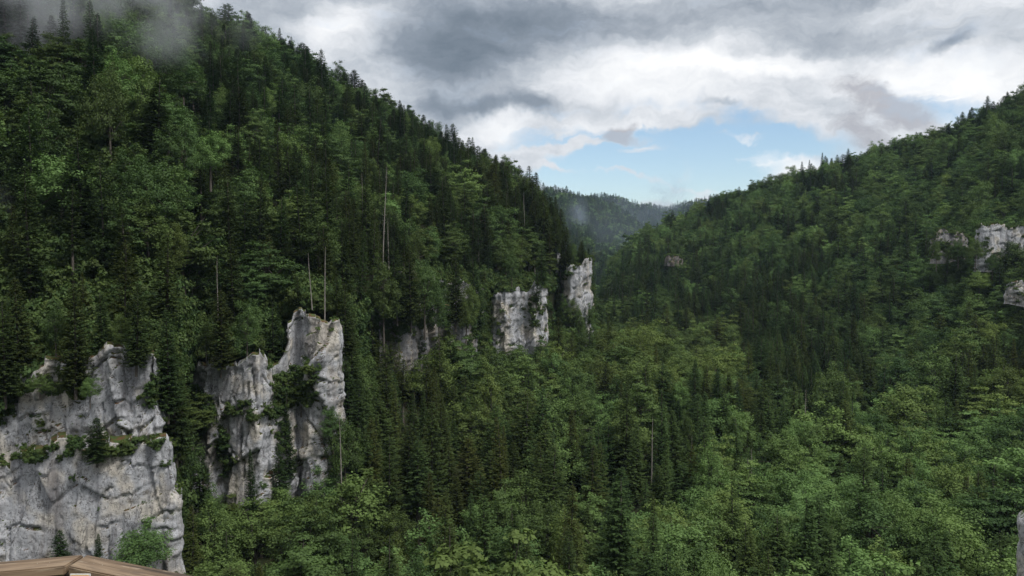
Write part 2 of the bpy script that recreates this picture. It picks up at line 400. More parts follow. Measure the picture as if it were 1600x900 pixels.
# ------------------------------------------------------------------ cliffs
CLIFFS = []
def cliff(px_list, step, amp, label, group=None, setback=None, seed=1, cap=10.0, name='limestone_cliff', mat=None, big=1.0):
    """px_list: (px, distance, top py, bottom py) along the face. Grid of facets, fissures and ledges, folded back on top."""
    A = np.array(px_list, float)
    wx = (A[:, 0] - 800) / F * A[:, 1]; wy = A[:, 1]
    L = np.concatenate([[0], np.cumsum(np.hypot(np.diff(wx), np.diff(wy)))])
    ns = max(12, int(L[-1] / step)); s = np.linspace(0, L[-1], ns)
    X = np.interp(s, L, wx); Y = np.interp(s, L, wy)
    k = max(3, int(2.5 / step) | 1); ker = np.hanning(k + 2)[1:-1]; ker /= ker.sum()
    pad = lambda a: np.convolve(np.pad(a, k // 2, mode='edge'), ker, 'valid')
    X, Y = pad(X), pad(Y)
    top = np.array([zat(a, b) for a, b in zip(np.interp(s, L, A[:, 2]), Y)]); bot = np.array([zat(a, b) for a, b in zip(np.interp(s, L, A[:, 3]), Y)])
    top = top + (fbm(s / 4, s * 0, 0, 4, seed + 3) * 2.0 + fbm(s / 13, s * 0, 0, 2, seed + 4) * 2.4 + 1.6 * (facets(s / 3.1, s * 0 + .3, seed + 5)[0] - .5)) * big * np.clip(np.minimum(s, L[-1] - s) / 12 - .25, 0, 1)
    tx, ty = np.gradient(X), np.gradient(Y); l = np.hypot(tx, ty); nx, ny = ty / l, -tx / l
    hmax = (top - bot).max(); nz = max(12, int(hmax / step)); t = np.linspace(0, 1, nz)
    SS = np.repeat(s[None, :], nz, 0); ZZ = bot[None, :] + (top - bot)[None, :] * t[:, None]
    wob = fbm(SS / 7, ZZ / 9, 0, 4, seed + 40) * 1.7
    h1, e1 = facets((SS + wob) / (6.5 * big), (ZZ + wob * 0.6) / (19 * big), seed)
    h2, e2 = facets((SS + wob) / (2.3 * big), (ZZ + wob) / (6.5 * big), seed + 9)
    h3, e3 = facets((SS + wob * .6) / (0.9 * big), (ZZ + wob * .5) / (1.5 * big), seed + 19)
    m3 = np.clip(fbm(SS / 9, ZZ / 9, 0, 3, seed + 77) * 2.4 + 0.4, 0, 1)
    d = 2.1 * (h1 - .5) + 1.0 * (h2 - .5) * (0.25 + m3) + 0.42 * (h3 - .5) * m3 + 0.9 * fbm(SS / 16, ZZ / 30, 0, 3, seed + 5) + 0.14 * fbm(SS / 1.1, ZZ / 1.4, 0, 4, seed + 6, 0.65)
    d -= 0.8 * np.exp(-(e1 / .035) ** 2) * np.clip(fbm(SS / 6, ZZ / 10, 0, 2, seed + 31) * 3 + .6, 0, 1) + 0.4 * np.exp(-(e2 / .06) ** 2) * np.clip(fbm(SS / 3, ZZ / 5, 0, 2, seed + 32) * 3 + .3, 0, 1)
    # long vertical joints and short broken bedding cracks
    for q in range(int(L[-1] / 5) + 2):
        s0 = L[-1] * hash3(np.array(q), np.array(7), np.array(seed)); z0 = hash3(np.array(q), np.array(9), np.array(seed)); hl = .12 + .3 * hash3(np.array(q), np.array(11), np.array(seed))
        line = s0 + 1.1 * fbm(ZZ / 5, ZZ * 0 + q, 0, 4, seed + 200 + q)
        d -= 0.9 * np.exp(-((SS - line) / (step * .8)) ** 2) * (np.abs(t[:, None] - z0) < hl)
    for q in range(int(L[-1] / 2.2) + 5):
        s0 = L[-1] * hash3(np.array(q), np.array(17), np.array(seed)); z0 = hash3(np.array(q), np.array(19), np.array(seed)); wl = 1.2 + 6 * hash3(np.array(q), np.array(21), np.array(seed)) ** 2; tl = (hash3(np.array(q), np.array(23), np.array(seed)) - .5) * .9
        zl = bot[None, :] + (top - bot)[None, :] * z0 + (SS - s0) * tl + .5 * fbm(SS / 1.6, SS * 0 + q, 0, 4, seed + 300 + q)
        on = np.clip(1.4 - np.abs(SS - s0) / wl * 1.4, 0, 1)
        dz = ZZ - zl
        d -= 0.75 * on * np.exp(-(dz / (step * .9)) ** 2) - .30 * on * np.exp(-((dz - .7) / .6) ** 2)
    endt = np.clip(np.minimum(s, L[-1] - s) / 3.0, .15, 1)[None, :] * np.clip(1.35 - np.abs(nx), .6, 1)[None, :]
    d = d * amp * endt
    sd = np.clip((np.abs(nx) - .25) * 4, 0, 1)[None, :]; d = np.minimum(d, 9 - 7.6 * sd) + sd * (1.3 * fbm(ZZ / 4.5, ZZ * 0, 0, 4, seed + 400, .6) - .5)
    dp = np.pad(d, 1, mode='edge'); d = .84 * d + .04 * (dp[:-2, 1:-1] + dp[2:, 1:-1] + dp[1:-1, :-2] + dp[1:-1, 2:])
    if setback is not None:
        for (pyl, back, wid) in setback:
            zl = np.array([zat(pyl, b) for b in Y]) + 1.8 * fbm(s / 7, s * 0, 0, 4, seed + 33)
            d -= back * np.clip((ZZ - zl[None, :]) / wid + 0.0, 0, 1)
    lean = (1 - t)[:, None] * 1.2; d = d + lean
    VX = X[None, :] + nx[None, :] * d; VY = Y[None, :] + ny[None, :] * d; VZ = ZZ + 0.15 * fbm(SS / 2, ZZ / 2, 3.3, 3, seed + 8)
    # cap rows run back into the slope
    ex = np.array([0.8, 2.0, 4.0, 7.0, 10.0])[:, None] * cap / 10; up = np.array([.15, 0.4, 0.2, -1.0, -3.0])[:, None]
    ex = ex * np.clip(np.minimum(s, L[-1] - s) / 9, .04, 1)[None, :]
    cx = VX[-1][None, :] + ex * (X / Y)[None, :]; cy = VY[-1][None, :] + ex; cz = VZ[-1][None, :] + up + 0.5 * fbm(np.repeat(s[None, :], 5, 0) / 3, ex / 3, 0, 3, seed)
    VX, VY, VZ = (np.concatenate([a, b]) for a, b in ((VX, cx), (VY, cy), (VZ, cz)))
    v = np.stack([VX, VY, VZ], -1)
    me = mesh_np('limestone_cliff', v.reshape(-1, 3), grid_faces(v.shape[0], v.shape[1]), [mat or M_ROCK])
    o = link(name, me, label=label, category='cliff')
    if group: o['group'] = group
    CLIFFS.append(v[:-3])
    return o
GA = 'limestone cliffs of the gorge'
cliff([(-330,130,705,960),(-150,137,705,950),(0,147.5,716,945),(60,147,712,945),(120,145.5,706,945),(190,146,694,945),(240,146,692,945),(264,146.5,696,945),(273,148.5,702,945),(276,152,716,945),(276,156,740,945)],
      0.27, 0.55, 'lower tier of the massive pale wall, smooth and buff-stained, behind the wooden railing', GA, seed=3)
cliff([(-330,133,560,790),(-150,140,565,780),(-20,151,600,770),(20,151,604,770),(45,151,575,770),(70,151,560,770),(100,150.5,566,770),(118,151.5,588,770),(132,150,556,770),(190,150,552,765),(204,151,570,765),(226,150.5,556,765),(242,151,558,765),(248,154,572,765),(250,158,600,765)],
      0.27, 1.0, 'upper tier of the massive pale wall, cracked and set back above a bushy ledge', GA, seed=6)
cliff([(262,206,590,860),(272,197,585,850),(300,191,568,850),(318,188,556,850),(345,188,568,850),(372,187,550,850),(405,186,545,850),(418,189,560,850),(428,195,575,850),(444,196,562,850),(454,197,535,850),(462,201,496,850),(480,198,488,850),(505,197,486,850),(524,199,490,850),(533,204,505,850),(537,214,540,840),(548,234,600,820)],
      0.32, 1.15, 'fissured grey limestone wall ending in a pale pillar with bare trunks on top', GA, seed=14)
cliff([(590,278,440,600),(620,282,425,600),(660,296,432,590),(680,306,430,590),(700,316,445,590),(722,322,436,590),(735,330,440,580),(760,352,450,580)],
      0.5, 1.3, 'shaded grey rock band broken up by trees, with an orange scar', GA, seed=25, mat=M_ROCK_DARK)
cliff([(760,372,470,610),(772,364,462,610),(790,362,448,610),(812,366,446,610),(822,371,452,610),(834,368,440,610),(850,370,446,610),(853,382,450,600),(856,400,455,590)],
      0.5, 1.2, 'pale ribbed cliff standing above the bright maples in the valley middle', GA, seed=37)
cliff([(862,470,400,560),(866,446,392,560),(871,440,392,560),(876,446,400,560)], 0.6, 0.7, 'narrow grey rock fin just beside the square rock tower', GA, seed=48, cap=5)
cliff([(874,462,424,560),(877,436,410,560),(890,430,414,560),(910,430,415,560),(920,432,406,560),(924,440,410,560),(925,456,410,560),(925,475,424,550)], 0.6, 1.0,
      'square pale rock tower with trees on its top at the gorge bend', GA, seed=59, cap=8)
GB = 'small cliffs on the far slope'
cliff([(1524,480,360,425),(1531,462,352,425),(1545,460,352,425),(1562,462,350,424),(1585,462,352,420),(1612,466,354,420),(1650,480,356,420)], 0.5, 1.0, 'large pale cliff high on the wooded slope, streaked warm buff', GB, seed=70)
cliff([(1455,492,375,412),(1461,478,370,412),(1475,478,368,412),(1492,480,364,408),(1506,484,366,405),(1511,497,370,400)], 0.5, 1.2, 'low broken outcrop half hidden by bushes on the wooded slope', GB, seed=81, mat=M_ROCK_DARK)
cliff([(1572,400,442,475),(1580,388,440,475),(1600,386,436,480),(1640,386,436,480)], 0.5, 0.9, 'small pale rock face low on the slope at the photo edge', GB, seed=92)
cliff([(1038,752,402,416),(1043,742,398,416),(1052,742,396,416),(1062,744,400,416),(1068,756,404,414)], 0.8, 1.2, 'little brownish outcrop in the dense spruce and beech slope', GB, seed=95, mat=M_ROCK_BROWN)
def rock_needle():
    top = P(1619, 794, 84); th = np.linspace(0, 2 * PI, 72, endpoint=False); zz = np.concatenate([np.linspace(-16, -1.2, 90), -1.2 + 1.2 * np.sin(np.linspace(0.1, PI / 2, 10))])
    TH, ZZ = np.meshgrid(th, zz); cx, cy = np.cos(TH), np.sin(TH)
    rr = 1.25 + .05 * (-ZZ) ** .8 + .5 * fbm(cx * 1.2 + 5, cy * 1.2, ZZ / 3, 4, 7) + .12 * fbm(cx * 4, cy * 4, ZZ / .7, 4, 8)
    rr = rr * np.where(ZZ > -1.2, np.sqrt(np.clip(1 - ((ZZ + 1.2) / 1.2) ** 2, 0, 1)), 1) + .35 * np.exp(-((ZZ + 1.6) / .9) ** 2) * (ZZ < -.4)
    v = np.stack([top.x + cx * rr, top.y + cy * rr, top.z + ZZ], -1); v = np.concatenate([v, v[:, :1]], 1)
    f = grid_faces(v.shape[0], v.shape[1]); me = mesh_np('rock_needle', v.reshape(-1, 3), f, [M_ROCK])
    link('rock_needle', me, label='slim weathered rock needle with a mossy brown head at the photo edge', category='rock')
rock_needle()

# ------------------------------------------------------------------ tree models
def rot_basis(d):
    """two unit vectors across each direction row"""
    up = np.where(np.abs(d[:, 2:3]) > 0.9, np.array([[1., 0, 0]]), np.array([[0, 0, 1.]]))
    a = np.cross(d, up); a /= np.linalg.norm(a, axis=1, keepdims=True) + 1e-9
    return a, np.cross(a, d)
def tube(pts, rad, seg=6):
    pts = np.asarray(pts, float); n = len(pts); d = np.gradient(pts, axis=0); d /= np.linalg.norm(d, axis=1, keepdims=True) + 1e-9
    a, b = rot_basis(d); th = np.arange(seg) / seg * 2 * PI
    v = pts[:, None, :] + np.asarray(rad)[:, None, None] * (np.cos(th)[None, :, None] * a[:, None, :] + np.sin(th)[None, :, None] * b[:, None, :])
    f = []
    for i in range(n - 1):
        for j in range(seg): f.append((i * seg + j, i * seg + (j + 1) % seg, (i + 1) * seg + (j + 1) % seg, (i + 1) * seg + j))
    return v.reshape(-1, 3), np.array(f)
class Acc:
    def __init__(s): s.v = []; s.f = []; s.a = []; s.n = 0
    def add(s, v, f, a=0.0):
        s.v.append(v); s.f.append(np.asarray(f) + s.n); s.n += len(v); s.a.append(np.full(len(f), a) if np.isscalar(a) else a)
    def get(s): return np.concatenate(s.v), np.concatenate(s.f), np.concatenate(s.a)
def quads(c_, d, w, L, W, taper=0.35):
    """leaf quads: base c_, direction d, width axis w"""
    b0 = c_ - w * (W * .35)[:, None]; b1 = c_ + w * (W * .35)[:, None]
    mid = c_ + d * (L * .45)[:, None]; tip = c_ + d * L[:, None]
    n = len(c_)
    v = np.stack([c_, mid + w * (W * .5)[:, None], tip, mid - w * (W * .5)[:, None]], 1).reshape(-1, 3)
    return v, np.arange(n * 4).reshape(n, 4)
def unit(v): return v / (np.linalg.norm(v, axis=-1, keepdims=True) + 1e-9)

def spruce(seed, H=26, Rr=3.6, base=0.12, droop=0.35, dens=1.0, gap=0.06, leaf=1.0, power=0.8, flat=0.0):
    r = np.random.default_rng(seed); crown = Acc(); wood = Acc()
    zt = np.linspace(0, H, 14); bend = 0.25 * np.sin(zt / H * 2.5 + seed)
    v, f = tube(np.stack([bend - bend[0], zt * 0, zt - 1.5 * (zt == 0)], 1), 0.30 * (1 - zt / H) ** 0.8 * H / 26 + 0.02, 7); wood.add(v, f)
    z = H * base; P0 = []; D0 = []; LL = []; vv = []
    while z < H - 0.3:
        rel = (H - z) / (H * (1 - base)); rel = min(1, rel)
        Lb = Rr * (rel ** power) * (1 - 0.35 * max(0, rel - 0.82) / 0.18)
        nb = int(round((4 + 2.2 * rel) * dens)) + (r.random() < .5); a0 = r.random() * 6.28
        for k in range(nb):
            if r.random() < gap: continue
            a = a0 + k * 6.283 / nb + r.normal(0, .22); l = Lb * r.uniform(.68, 1.18) + .12
            P0.append((0, 0, z + r.normal(0, .12))); D0.append((math.cos(a), math.sin(a), rel)); LL.append(l); vv.append(r.random())
        z += r.uniform(.32, .55) * (0.65 + 0.6 * rel) / dens ** .5
    P0 = np.array(P0); D0 = np.array(D0); LL = np.array(LL); vv = np.array(vv)
    rel = D0[:, 2].copy(); h = np.stack([D0[:, 0], D0[:, 1], 0 * rel], 1)
    rise = 0.38 - (0.55 + droop) * rel; up = 0.25 * rel + .05
    # sprays along each branch
    m = np.maximum(3, (LL / 0.30 * leaf ** -1).astype(int)); idx = np.repeat(np.arange(len(LL)), m)
    t = np.concatenate([(np.arange(q) + r.random(q)) / q for q in m]); t = 0.12 + 0.88 * t
    pos = P0[idx] + h[idx] * (LL[idx] * t)[:, None]
    pos[:, 2] += LL[idx] * (rise[idx] * t + up[idx] * t ** 3)
    side = np.stack([-h[:, 1], h[:, 0], 0 * rel], 1)[idx]; hh = h[idx]
    for sgn in (-1, 1, 0):
        n = len(pos)
        if sgn: d = unit(hh * r.uniform(.35, .9, (n, 1)) + side * sgn * r.uniform(.6, 1.0, (n, 1)) + np.array([0, 0, 1.]) * (r.uniform(-.55, .05, (n, 1)) * (1 - flat)))
        else: d = unit(hh * .7 + side * r.normal(0, .35, (n, 1)) + np.array([0, 0, 1.]) * r.uniform(-.9, .25, (n, 1)))
        Ls = (0.42 + 0.55 * (1 - t) * rel[idx]) * r.uniform(.7, 1.25, n) * leaf * (0.55 + .45 * np.minimum(1, LL[idx]))
        w = unit(np.cross(d, np.array([0, 0, 1.])) + r.normal(0, .35, (n, 3)))
        v, f = quads(pos + r.normal(0, .05, (n, 3)), d, w, Ls, Ls * r.uniform(.42, .68, n))
        tip = np.clip((t - .6) * 1.2, 0, .5)
        crown.add(v, f, np.clip(vv[idx] * .55 + r.random(n) * .25 + tip, 0, 1))
    # leader
    n = 14; zz = H - r.uniform(0, 1.4, n); d = unit(np.stack([r.normal(0, .5, n), r.normal(0, .5, n), r.uniform(.3, 1, n)], 1))
    w = unit(r.normal(0, 1, (n, 3))); v, f = quads(np.stack([bend[-1] + 0 * zz, 0 * zz, zz], 1) * [0, 1, 1], d, w, np.full(n, .5), np.full(n, .16)); crown.add(v, f, .5)
    # dead lower branch stubs
    for k in range(int(H * base * 1.6)):
        zb = r.uniform(H * .15 * base / .5, H * base); a = r.random() * 6.28; l = r.uniform(.5, 1.6)
        v, f = tube([(0, 0, zb), (math.cos(a) * l, math.sin(a) * l, zb - .1 * l)], [.04, .015], 3); wood.add(v, f)
    return crown.get(), wood.get(), (H, Rr)

def broadleaf(seed, H=17, Rr=5.0, Rz=5.6, ncl=52, lpc=135, flat=0.6, leaf=0.31, layered=False, sparse=0.0):
    r = np.random.default_rng(seed); crown = Acc(); wood = Acc(); zc = H - Rz
    bow = r.normal(0, .6, 2)
    tp = np.array([(bow[0] * k ** 2, bow[1] * k ** 2, -1.5 * (k == 0) + k * (zc + Rz * .45)) for k in np.linspace(0, 1, 8)])
    v, f = tube(tp, 0.30 * (1 - np.linspace(0, 1, 8)) ** .7 + .05, 7); wood.add(v, f)
    cl = []; tries = 0
    while len(cl) < ncl and tries < 4000:
        tries += 1
        d = unit(r.normal(0, 1, 3)); 
        if d[2] < -0.8: continue
        lobe = 1 + 0.26 * math.sin(2.3 * math.atan2(d[1], d[0]) + seed) + 0.16 * math.sin(4.1 * math.atan2(d[1], d[0]) + 2 * d[2] * 3 + seed * 2)
        q = (0.45 + 0.5 * r.random() ** .5) * lobe
        if r.random() < .22: q *= .6
        p = np.array([d[0] * Rr * q, d[1] * Rr * q, zc + d[2] * Rz * q * (1.0 if d[2] > 0 else .75)])
        if layered: p[2] = round(p[2] / 1.3) * 1.3 + r.normal(0, .42)
        if all(np.linalg.norm((p - k) * [1, 1, 1.3]) > Rr * .27 for k in cl): cl.append(p)
    cl = np.array(cl)
    for ci, p in enumerate(cl):
        rc = Rr * r.uniform(.20, .36); n = int(lpc * (rc / (Rr * .27)) ** 2 * (1 - sparse))
        d = unit(r.normal(0, 1, (n, 3))); rad = r.random(n) ** .45
        off = d * rad[:, None] * rc * np.array([1, 1, flat * (.45 if layered else 1)]); off[:, 2] += .0
        # arms of twigs reach out of the clump so that its rim is ragged
        arms = unit(r.normal(0, 1, (9, 3)) + [0, 0, .2]) * rc * r.uniform(1.0, 1.5, (9, 1)) * [1, 1, flat]
        ka = r.random(n) < .26; ia = r.integers(0, 9, n)
        off = np.where(ka[:, None], arms[ia] * r.uniform(.4, 1.05, (n, 1)) + r.normal(0, rc * .11, (n, 3)), off)
        outd = unit(p - np.array([0, 0, zc - Rz * .3]))
        nrm = unit(np.array([0, 0, .5]) + outd * .45 + d * .9 + r.normal(0, .36, (n, 3)))
        a, b = rot_basis(nrm); th = r.random(n) * 6.28; dd = a * np.cos(th)[:, None] + b * np.sin(th)[:, None]; ww = np.cross(nrm, dd)
        L = leaf * r.uniform(.55, 1.6, n) * (1.15 if layered else 1)
        v, f = quads(p + off - dd * (L * .5)[:, None], dd, ww, L, L * .8)
        crown.add(v, f, np.clip(r.random() * .75 + r.random(n) * .2, 0, 1))
    for p in cl[::3]:
        k0 = r.uniform(.45, .95); s0 = tp[int(k0 * 7)]
        mid = s0 * .5 + p * .5 + np.array([0, 0, .2]) ; mid[:2] *= .85
        v, f = tube([s0, mid, p], [.12, .075, .03], 4); wood.add(v, f)
    return crown.get(), wood.get(), (H, Rr)

def dead_tree(seed, H=22, limbs=26, Lm=1.8, start=.35):
    r = np.random.default_rng(seed); w = Acc()
    zt = np.linspace(0, H, 9)
    v, f = tube(np.stack([.3 * np.sin(zt / 7 + seed), .2 * np.cos(zt / 6), zt - 1.5 * (zt == 0)], 1), .22 * (1 - zt / H) ** .6 + .03, 6); w.add(v, f)
    for k in range(limbs):
        z = H * r.uniform(start, .99); a = r.random() * 6.28; l = Lm * r.uniform(.3, 1) * (1.25 - z / H)
        x0 = .3 * math.sin(z / 7 + seed); y0 = .2 * math.cos(z / 6)
        v, f = tube([(x0, y0, z), (x0 + math.cos(a) * l * .6, y0 + math.sin(a) * l * .6, z - .05 * l), (x0 + math.cos(a) * l, y0 + math.sin(a) * l, z + .12 * l)], [.05, .035, .015], 3); w.add(v, f)
    return w.get()

protoC = bpy.data.collections.new('tree_models')
class Proto: pass
SPR, BRD, BUSH, FAR = [], [], [], []
def register(lst, name, res, leafmat, woodmat=None):
    (cv, cf, ca), (wv, wf, wa), (H, Rr) = res; woodmat = woodmat or M_BARK
    p = Proto(); p.H, p.R = H, Rr; p.crown = mesh_np('crown', cv, cf, [leafmat], attrs={'v': ('FACE', ca)})
    p.trunk = mesh_np('trunk', wv, wf, [woodmat])
    v = np.concatenate([cv, wv]); f = np.concatenate([cf, wf + len(cv)])
    me = mesh_np(name, v, f, [leafmat, woodmat], midx=np.r_[np.zeros(len(cf)), np.ones(len(wf))], attrs={'v': ('FACE', np.r_[ca, wa])})
    p.index = len(protoC.objects); p.joined = bpy.data.objects.new('m%03d' % p.index, me); protoC.objects.link(p.joined)
    lst.append(p); return p
for q, kw in enumerate([dict(H=27, Rr=3.9, base=.10, droop=.30), dict(H=29, Rr=3.6, base=.16, droop=.45, gap=.12), dict(H=25, Rr=4.4, base=.08, droop=.2, power=.7),
                        dict(H=28, Rr=3.3, base=.25, droop=.4, gap=.22, dens=.85), dict(H=24, Rr=3.3, base=.06, droop=.1, dens=1.15, power=.95),
                        dict(H=30, Rr=3.1, base=.40, droop=.3, gap=.25, dens=.9), dict(H=22, Rr=4.2, base=.10, droop=.15, flat=.5, gap=.15, power=.6)]):
    register(SPR, 'spruce', spruce(11 + q, **kw), M_SPR)
for q, kw in enumerate([dict(H=18, Rr=5.0, Rz=7.0, ncl=66, flat=.8), dict(H=20, Rr=4.5, Rz=8.2, ncl=72, flat=.9), dict(H=17, Rr=5.6, Rz=6.6, ncl=70, flat=.7), dict(H=18, Rr=4.7, Rz=7.4, layered=True, flat=.7, ncl=76),
                        dict(H=21, Rr=4.0, Rz=8.6, ncl=58, sparse=.15, flat=.8), dict(H=18, Rr=5.3, Rz=7.2, layered=True, flat=.6, ncl=80), dict(H=16, Rr=4.3, Rz=6.6, ncl=44, sparse=.25, leaf=.35, flat=.8)]):
    register(BRD, 'broadleaf', broadleaf(31 + q, **kw), M_BRD)
for q in range(3):
    cw, ww, hr = broadleaf(61 + q, H=2.4, Rr=1.6, Rz=1.4, ncl=16, lpc=60, flat=.8, leaf=.26)
    register(BUSH, 'bush', (cw, tuple(k[:3] if i else k[:8] for i, k in enumerate(ww)), hr), M_BRD) if False else register(BUSH, 'bush', (cw, (np.array([[0, 0, 0.], [.05, 0, .0], [0, .05, 0], [0, 0, .3]]), np.array([[0, 1, 2, 3]]), np.zeros(1)), hr), M_BRD)
for q in range(3):
    register(FAR, 'far_spruce', spruce(71 + q, H=24, Rr=4.2, leaf=2.2, dens=.45), M_SPR)
for q in range(3):
    register(FAR, 'far_broadleaf', broadleaf(81 + q, H=16, Rr=5.2, Rz=5.5, ncl=26, lpc=36, leaf=.95), M_BRD)

# ------------------------------------------------------------------ where the trees stand
T = []     # dicts: kind, x, y, z, H, W(scale xy), proto, tone, hue
def species(px, py, y, x):
    """share of conifers, mean tone and hue by place on the slopes"""
    n = float(fbm(x / 38, y / 38, 0, 2, 91))
    left = px < 930 and y > float(np.interp(px, CU, KD[:, 2]))
    if y > 1050: return (.75 + n, .25, .2)
    if left:
        pc = .78 + n * .8 - (.25 if py < 330 else 0) + (.2 if px > 550 else 0) - (.2 if px < 130 and py > 200 else 0)
        return (pc, .17 + .3 * n, .5 if py > 250 else .3)
    if px < 930:
        return (.74 + n * 1.3 - (.3 if py < 600 else 0), .42 + .3 * n, .5)
    if px < 1160 and 515 < py < 610: return (.12, .35, .75)          # beech mound
    if py > 640:
        return ((.58 if px < 1050 else .30) + n * .9 + (.3 if px > 1440 and py < 740 else 0), (.58 if px < 1000 else .70) + .3 * n, .22)
    if py > 400 and px < 1480: return (.85 + n * .8 - max(0, (470 - py)) / 200 - max(0, px - 1330) / 500, .22 + .3 * n, .25)
    if px >= 1440 and py > 540: return (.75 + n, .35, .55)
    return (.34 + n * 1.1, .38 + .35 * n, .3)
def add_tree(kind, x, y, H=None, tone=.4, hue=.3, proto=None, wide=None, z=None, fixed=False, **kw):
    lst = SPR if kind == 'spruce' else BRD
    p = lst[rng.integers(len(lst))] if proto is None else lst[proto]
    H = H or p.H; gz = float(ground(x, y)) if z is None else z
    w = wide if wide is not None else (H / p.H) ** .7 * rng.uniform(.85, 1.2) * (1.22 if kind == 'spruce' else 1.12)
    T.append(dict(kind=kind, x=x, y=y, z=gz - .3, H=H, p=p, sx=w, sz=H / p.H, tone=float(np.clip(tone, 0, 1)), hue=float(np.clip(hue, 0, 1)), rz=rng.uniform(0, 6.28), fixed=fixed, **kw))
    return T[-1]
def crest_of(x, y): return float(np.interp(800 + F * x / y, CU, KD[:, 5]))
def scatter(y0, y1, cell, umax=.76):
    xs = np.arange(-umax * y1, umax * y1, cell); ys = np.arange(y0, y1, cell)
    X, Y = np.meshgrid(xs, ys); X = X + rng.uniform(-.42, .42, X.shape) * cell; Y = Y + rng.uniform(-.42, .42, Y.shape) * cell
    X, Y = X.ravel(), Y.ravel(); ok = (np.abs(X / Y) < umax) & (Y > y0) & (Y < y1); X, Y = X[ok], Y[ok]
    px = 800 + F * X / Y; D, Z = knots(px); kk = 3
    base, topk, crest = D[6], D[7], D[9]
    rocky = np.zeros(px.shape, bool)
    for a_, b_ in ((-400, 542), (460, 542), (594, 738), (760, 856), (862, 928)): rocky |= (px > a_) & (px < b_)
    face = (Y > base - 3) & (Y < topk + 1.5) & rocky
    if y1 < 1100: ok = ~face & (Y < crest * 1.05 + 8)
    elif y1 < 2600: ok = (Y > 1140) & (Y < 2425) & (px > 850) & (px < 1090)
    else: ok = (Y > 3150) & (Y < 3920) & (px > 900) & (px < 1200)
    G = ground(X, Y)
    for x, y, g, pxx, bs, tk in zip(X[ok], Y[ok], G[ok], px[ok], base[ok], topk[ok]):
        pcx, pcy = proj(x, y, g + 15)
        pc, tone, hue = species(pcx, pcy, y, x)
        con = rng.random() < pc
        left_above = pxx < 926 and y > tk
        H = rng.normal(25, 5.0) if con else rng.normal(19.5, 4.2)
        if y < bs and pxx < 560 and y > 60: H *= .8
        if left_above and y < tk + 10: H *= rng.uniform(.6, 1.0)
        # keep the cliff faces open to view
        lim = None
        if pxx < 284 and y < bs: lim = 885
        elif pxx < 556 and y < bs: lim = 752 + 30 * math.sin(pxx / 17)
        elif pxx < 760 and y < bs: lim = np.interp(pxx, [556, 600, 700, 760], [560, 505, 498, 520])
        elif pxx < 856 and y < bs: lim = np.interp(pxx, [760, 790, 856], [520, 535, 510])
        elif pxx < 930 and y < bs: lim = 462
        elif 1520 < pxx < 1660 and y < 462: lim = 388 if y > 400 else 452
        elif 1455 < pxx < 1508 and y < 478: lim = 392
        elif 1036 < pxx < 1078 and 620 < y < 745: lim = 408
        if lim is not None:
            if 600 < pxx < 756: lim -= rng.uniform(0, 60)
            if pxx > 1000: lim -= rng.uniform(-6, 22)
            if 1455 < pxx < 1508: lim -= rng.uniform(0, 22)
            if 1572 < pxx < 1660: lim -= 22
            H = min(H, zat(lim + rng.uniform(-4, 14), y) - g)
            if H < 5: continue
        elif y < 108 + 0 * pxx: continue
        if y < 1050 and 865 < pxx < 930 and y > 440 and y < 500: H *= .55
        if 1510 < pxx < 1660 and 459 < y < 468: continue
        add_tree('spruce' if con else 'broadleaf', x, y, H, tone + rng.normal(0, .33), hue + rng.normal(0, .28), z=g,
                 far=(y > 470))
        if not con and y < 330: T[-1]['sx'] *= rng.uniform(.65, 1.35)
        if con: T[-1]['sx'] *= rng.uniform(.72, 1.35) * (1.18 if y > 400 else 1)
        if con and abs(y / crest_of(x, y) - 1) < .09: T[-1]['sz'] *= .82; T[-1]['H'] *= .82; T[-1]['sx'] *= 1.1
scatter(70, 330, 9.0); scatter(330, 480, 8.0); scatter(480, 1060, 7.6, .70); scatter(1140, 2430, 11, .26); scatter(3150, 3930, 15, .34)

# trees singled out in the photograph
def named(kind, px, py, d, label, H=None, **kw):
    q = P(px, py, d); g = float(ground(q.x, q.y)); H = H or (q.z - g)
    t = add_tree(kind, q.x, q.y, H, z=q.z - H + .3, fixed=True, label=label, **kw); return t
def clear(px, py0, py1, d0, rad):
    """fell the scattered trees that would hide a named one"""
    global T
    x0 = (px - 800) / F * d0
    T[:] = [t for t in T if t['fixed'] or not (t['y'] < d0 + 2 and abs(t['x'] / t['y'] * F + 800 - px) < rad and t['y'] > d0 - 45 and proj(t['x'], t['y'], t['z'] + t['H'])[1] < py1)]
clear(145, 50, 150, 236, 26); clear(50, 30, 120, 240, 26)
named('spruce', 145, 42, 236, 'tall dark conical spruce standing out against the mist, beside a pale green tree', proto=2, tone=.0, hue=.05, wide=1.05)
named('spruce', 48, 25, 244, 'broad dark spruce fading into the mist near the upper photo corner', proto=0, tone=.02, hue=.05, wide=1.2)
named('broadleaf', 187, 84, 225, 'pale green rounded tree just beside the tall dark spruce under the mist', H=19, proto=1, tone=1.0, hue=.0)
named('broadleaf', 328, 210, 250, 'light green tree crown alone among dark spruces in mid slope', H=16, proto=0, tone=1.0, hue=.05)
named('spruce', 700, 193, 520, 'tallest spruce tip on the ridge line above the valley', proto=0, tone=.0, hue=.1, H=32)
for px, py, nm in ((408, 40, 'ragged'), (458, 68, 'thin-topped'), (482, 88, 'small pointed'), (372, 28, 'round-topped')):
    named('spruce', px, py, 540, nm + ' spruce sticking out of the ridge line below the dark cloud edge', H=27, proto=4, tone=.05, hue=.1)
for px, py, dd, nm in ((1285, 238, 850, 'tallest of the dark spruces'), (1253, 252, 860, 'stout dark spruce'), (1264, 250, 862, 'slender dark spruce between two others')):
    named('spruce', px, py, dd, nm + ' poking above the far ridge line', H=27, proto=4, tone=.0, hue=.05)
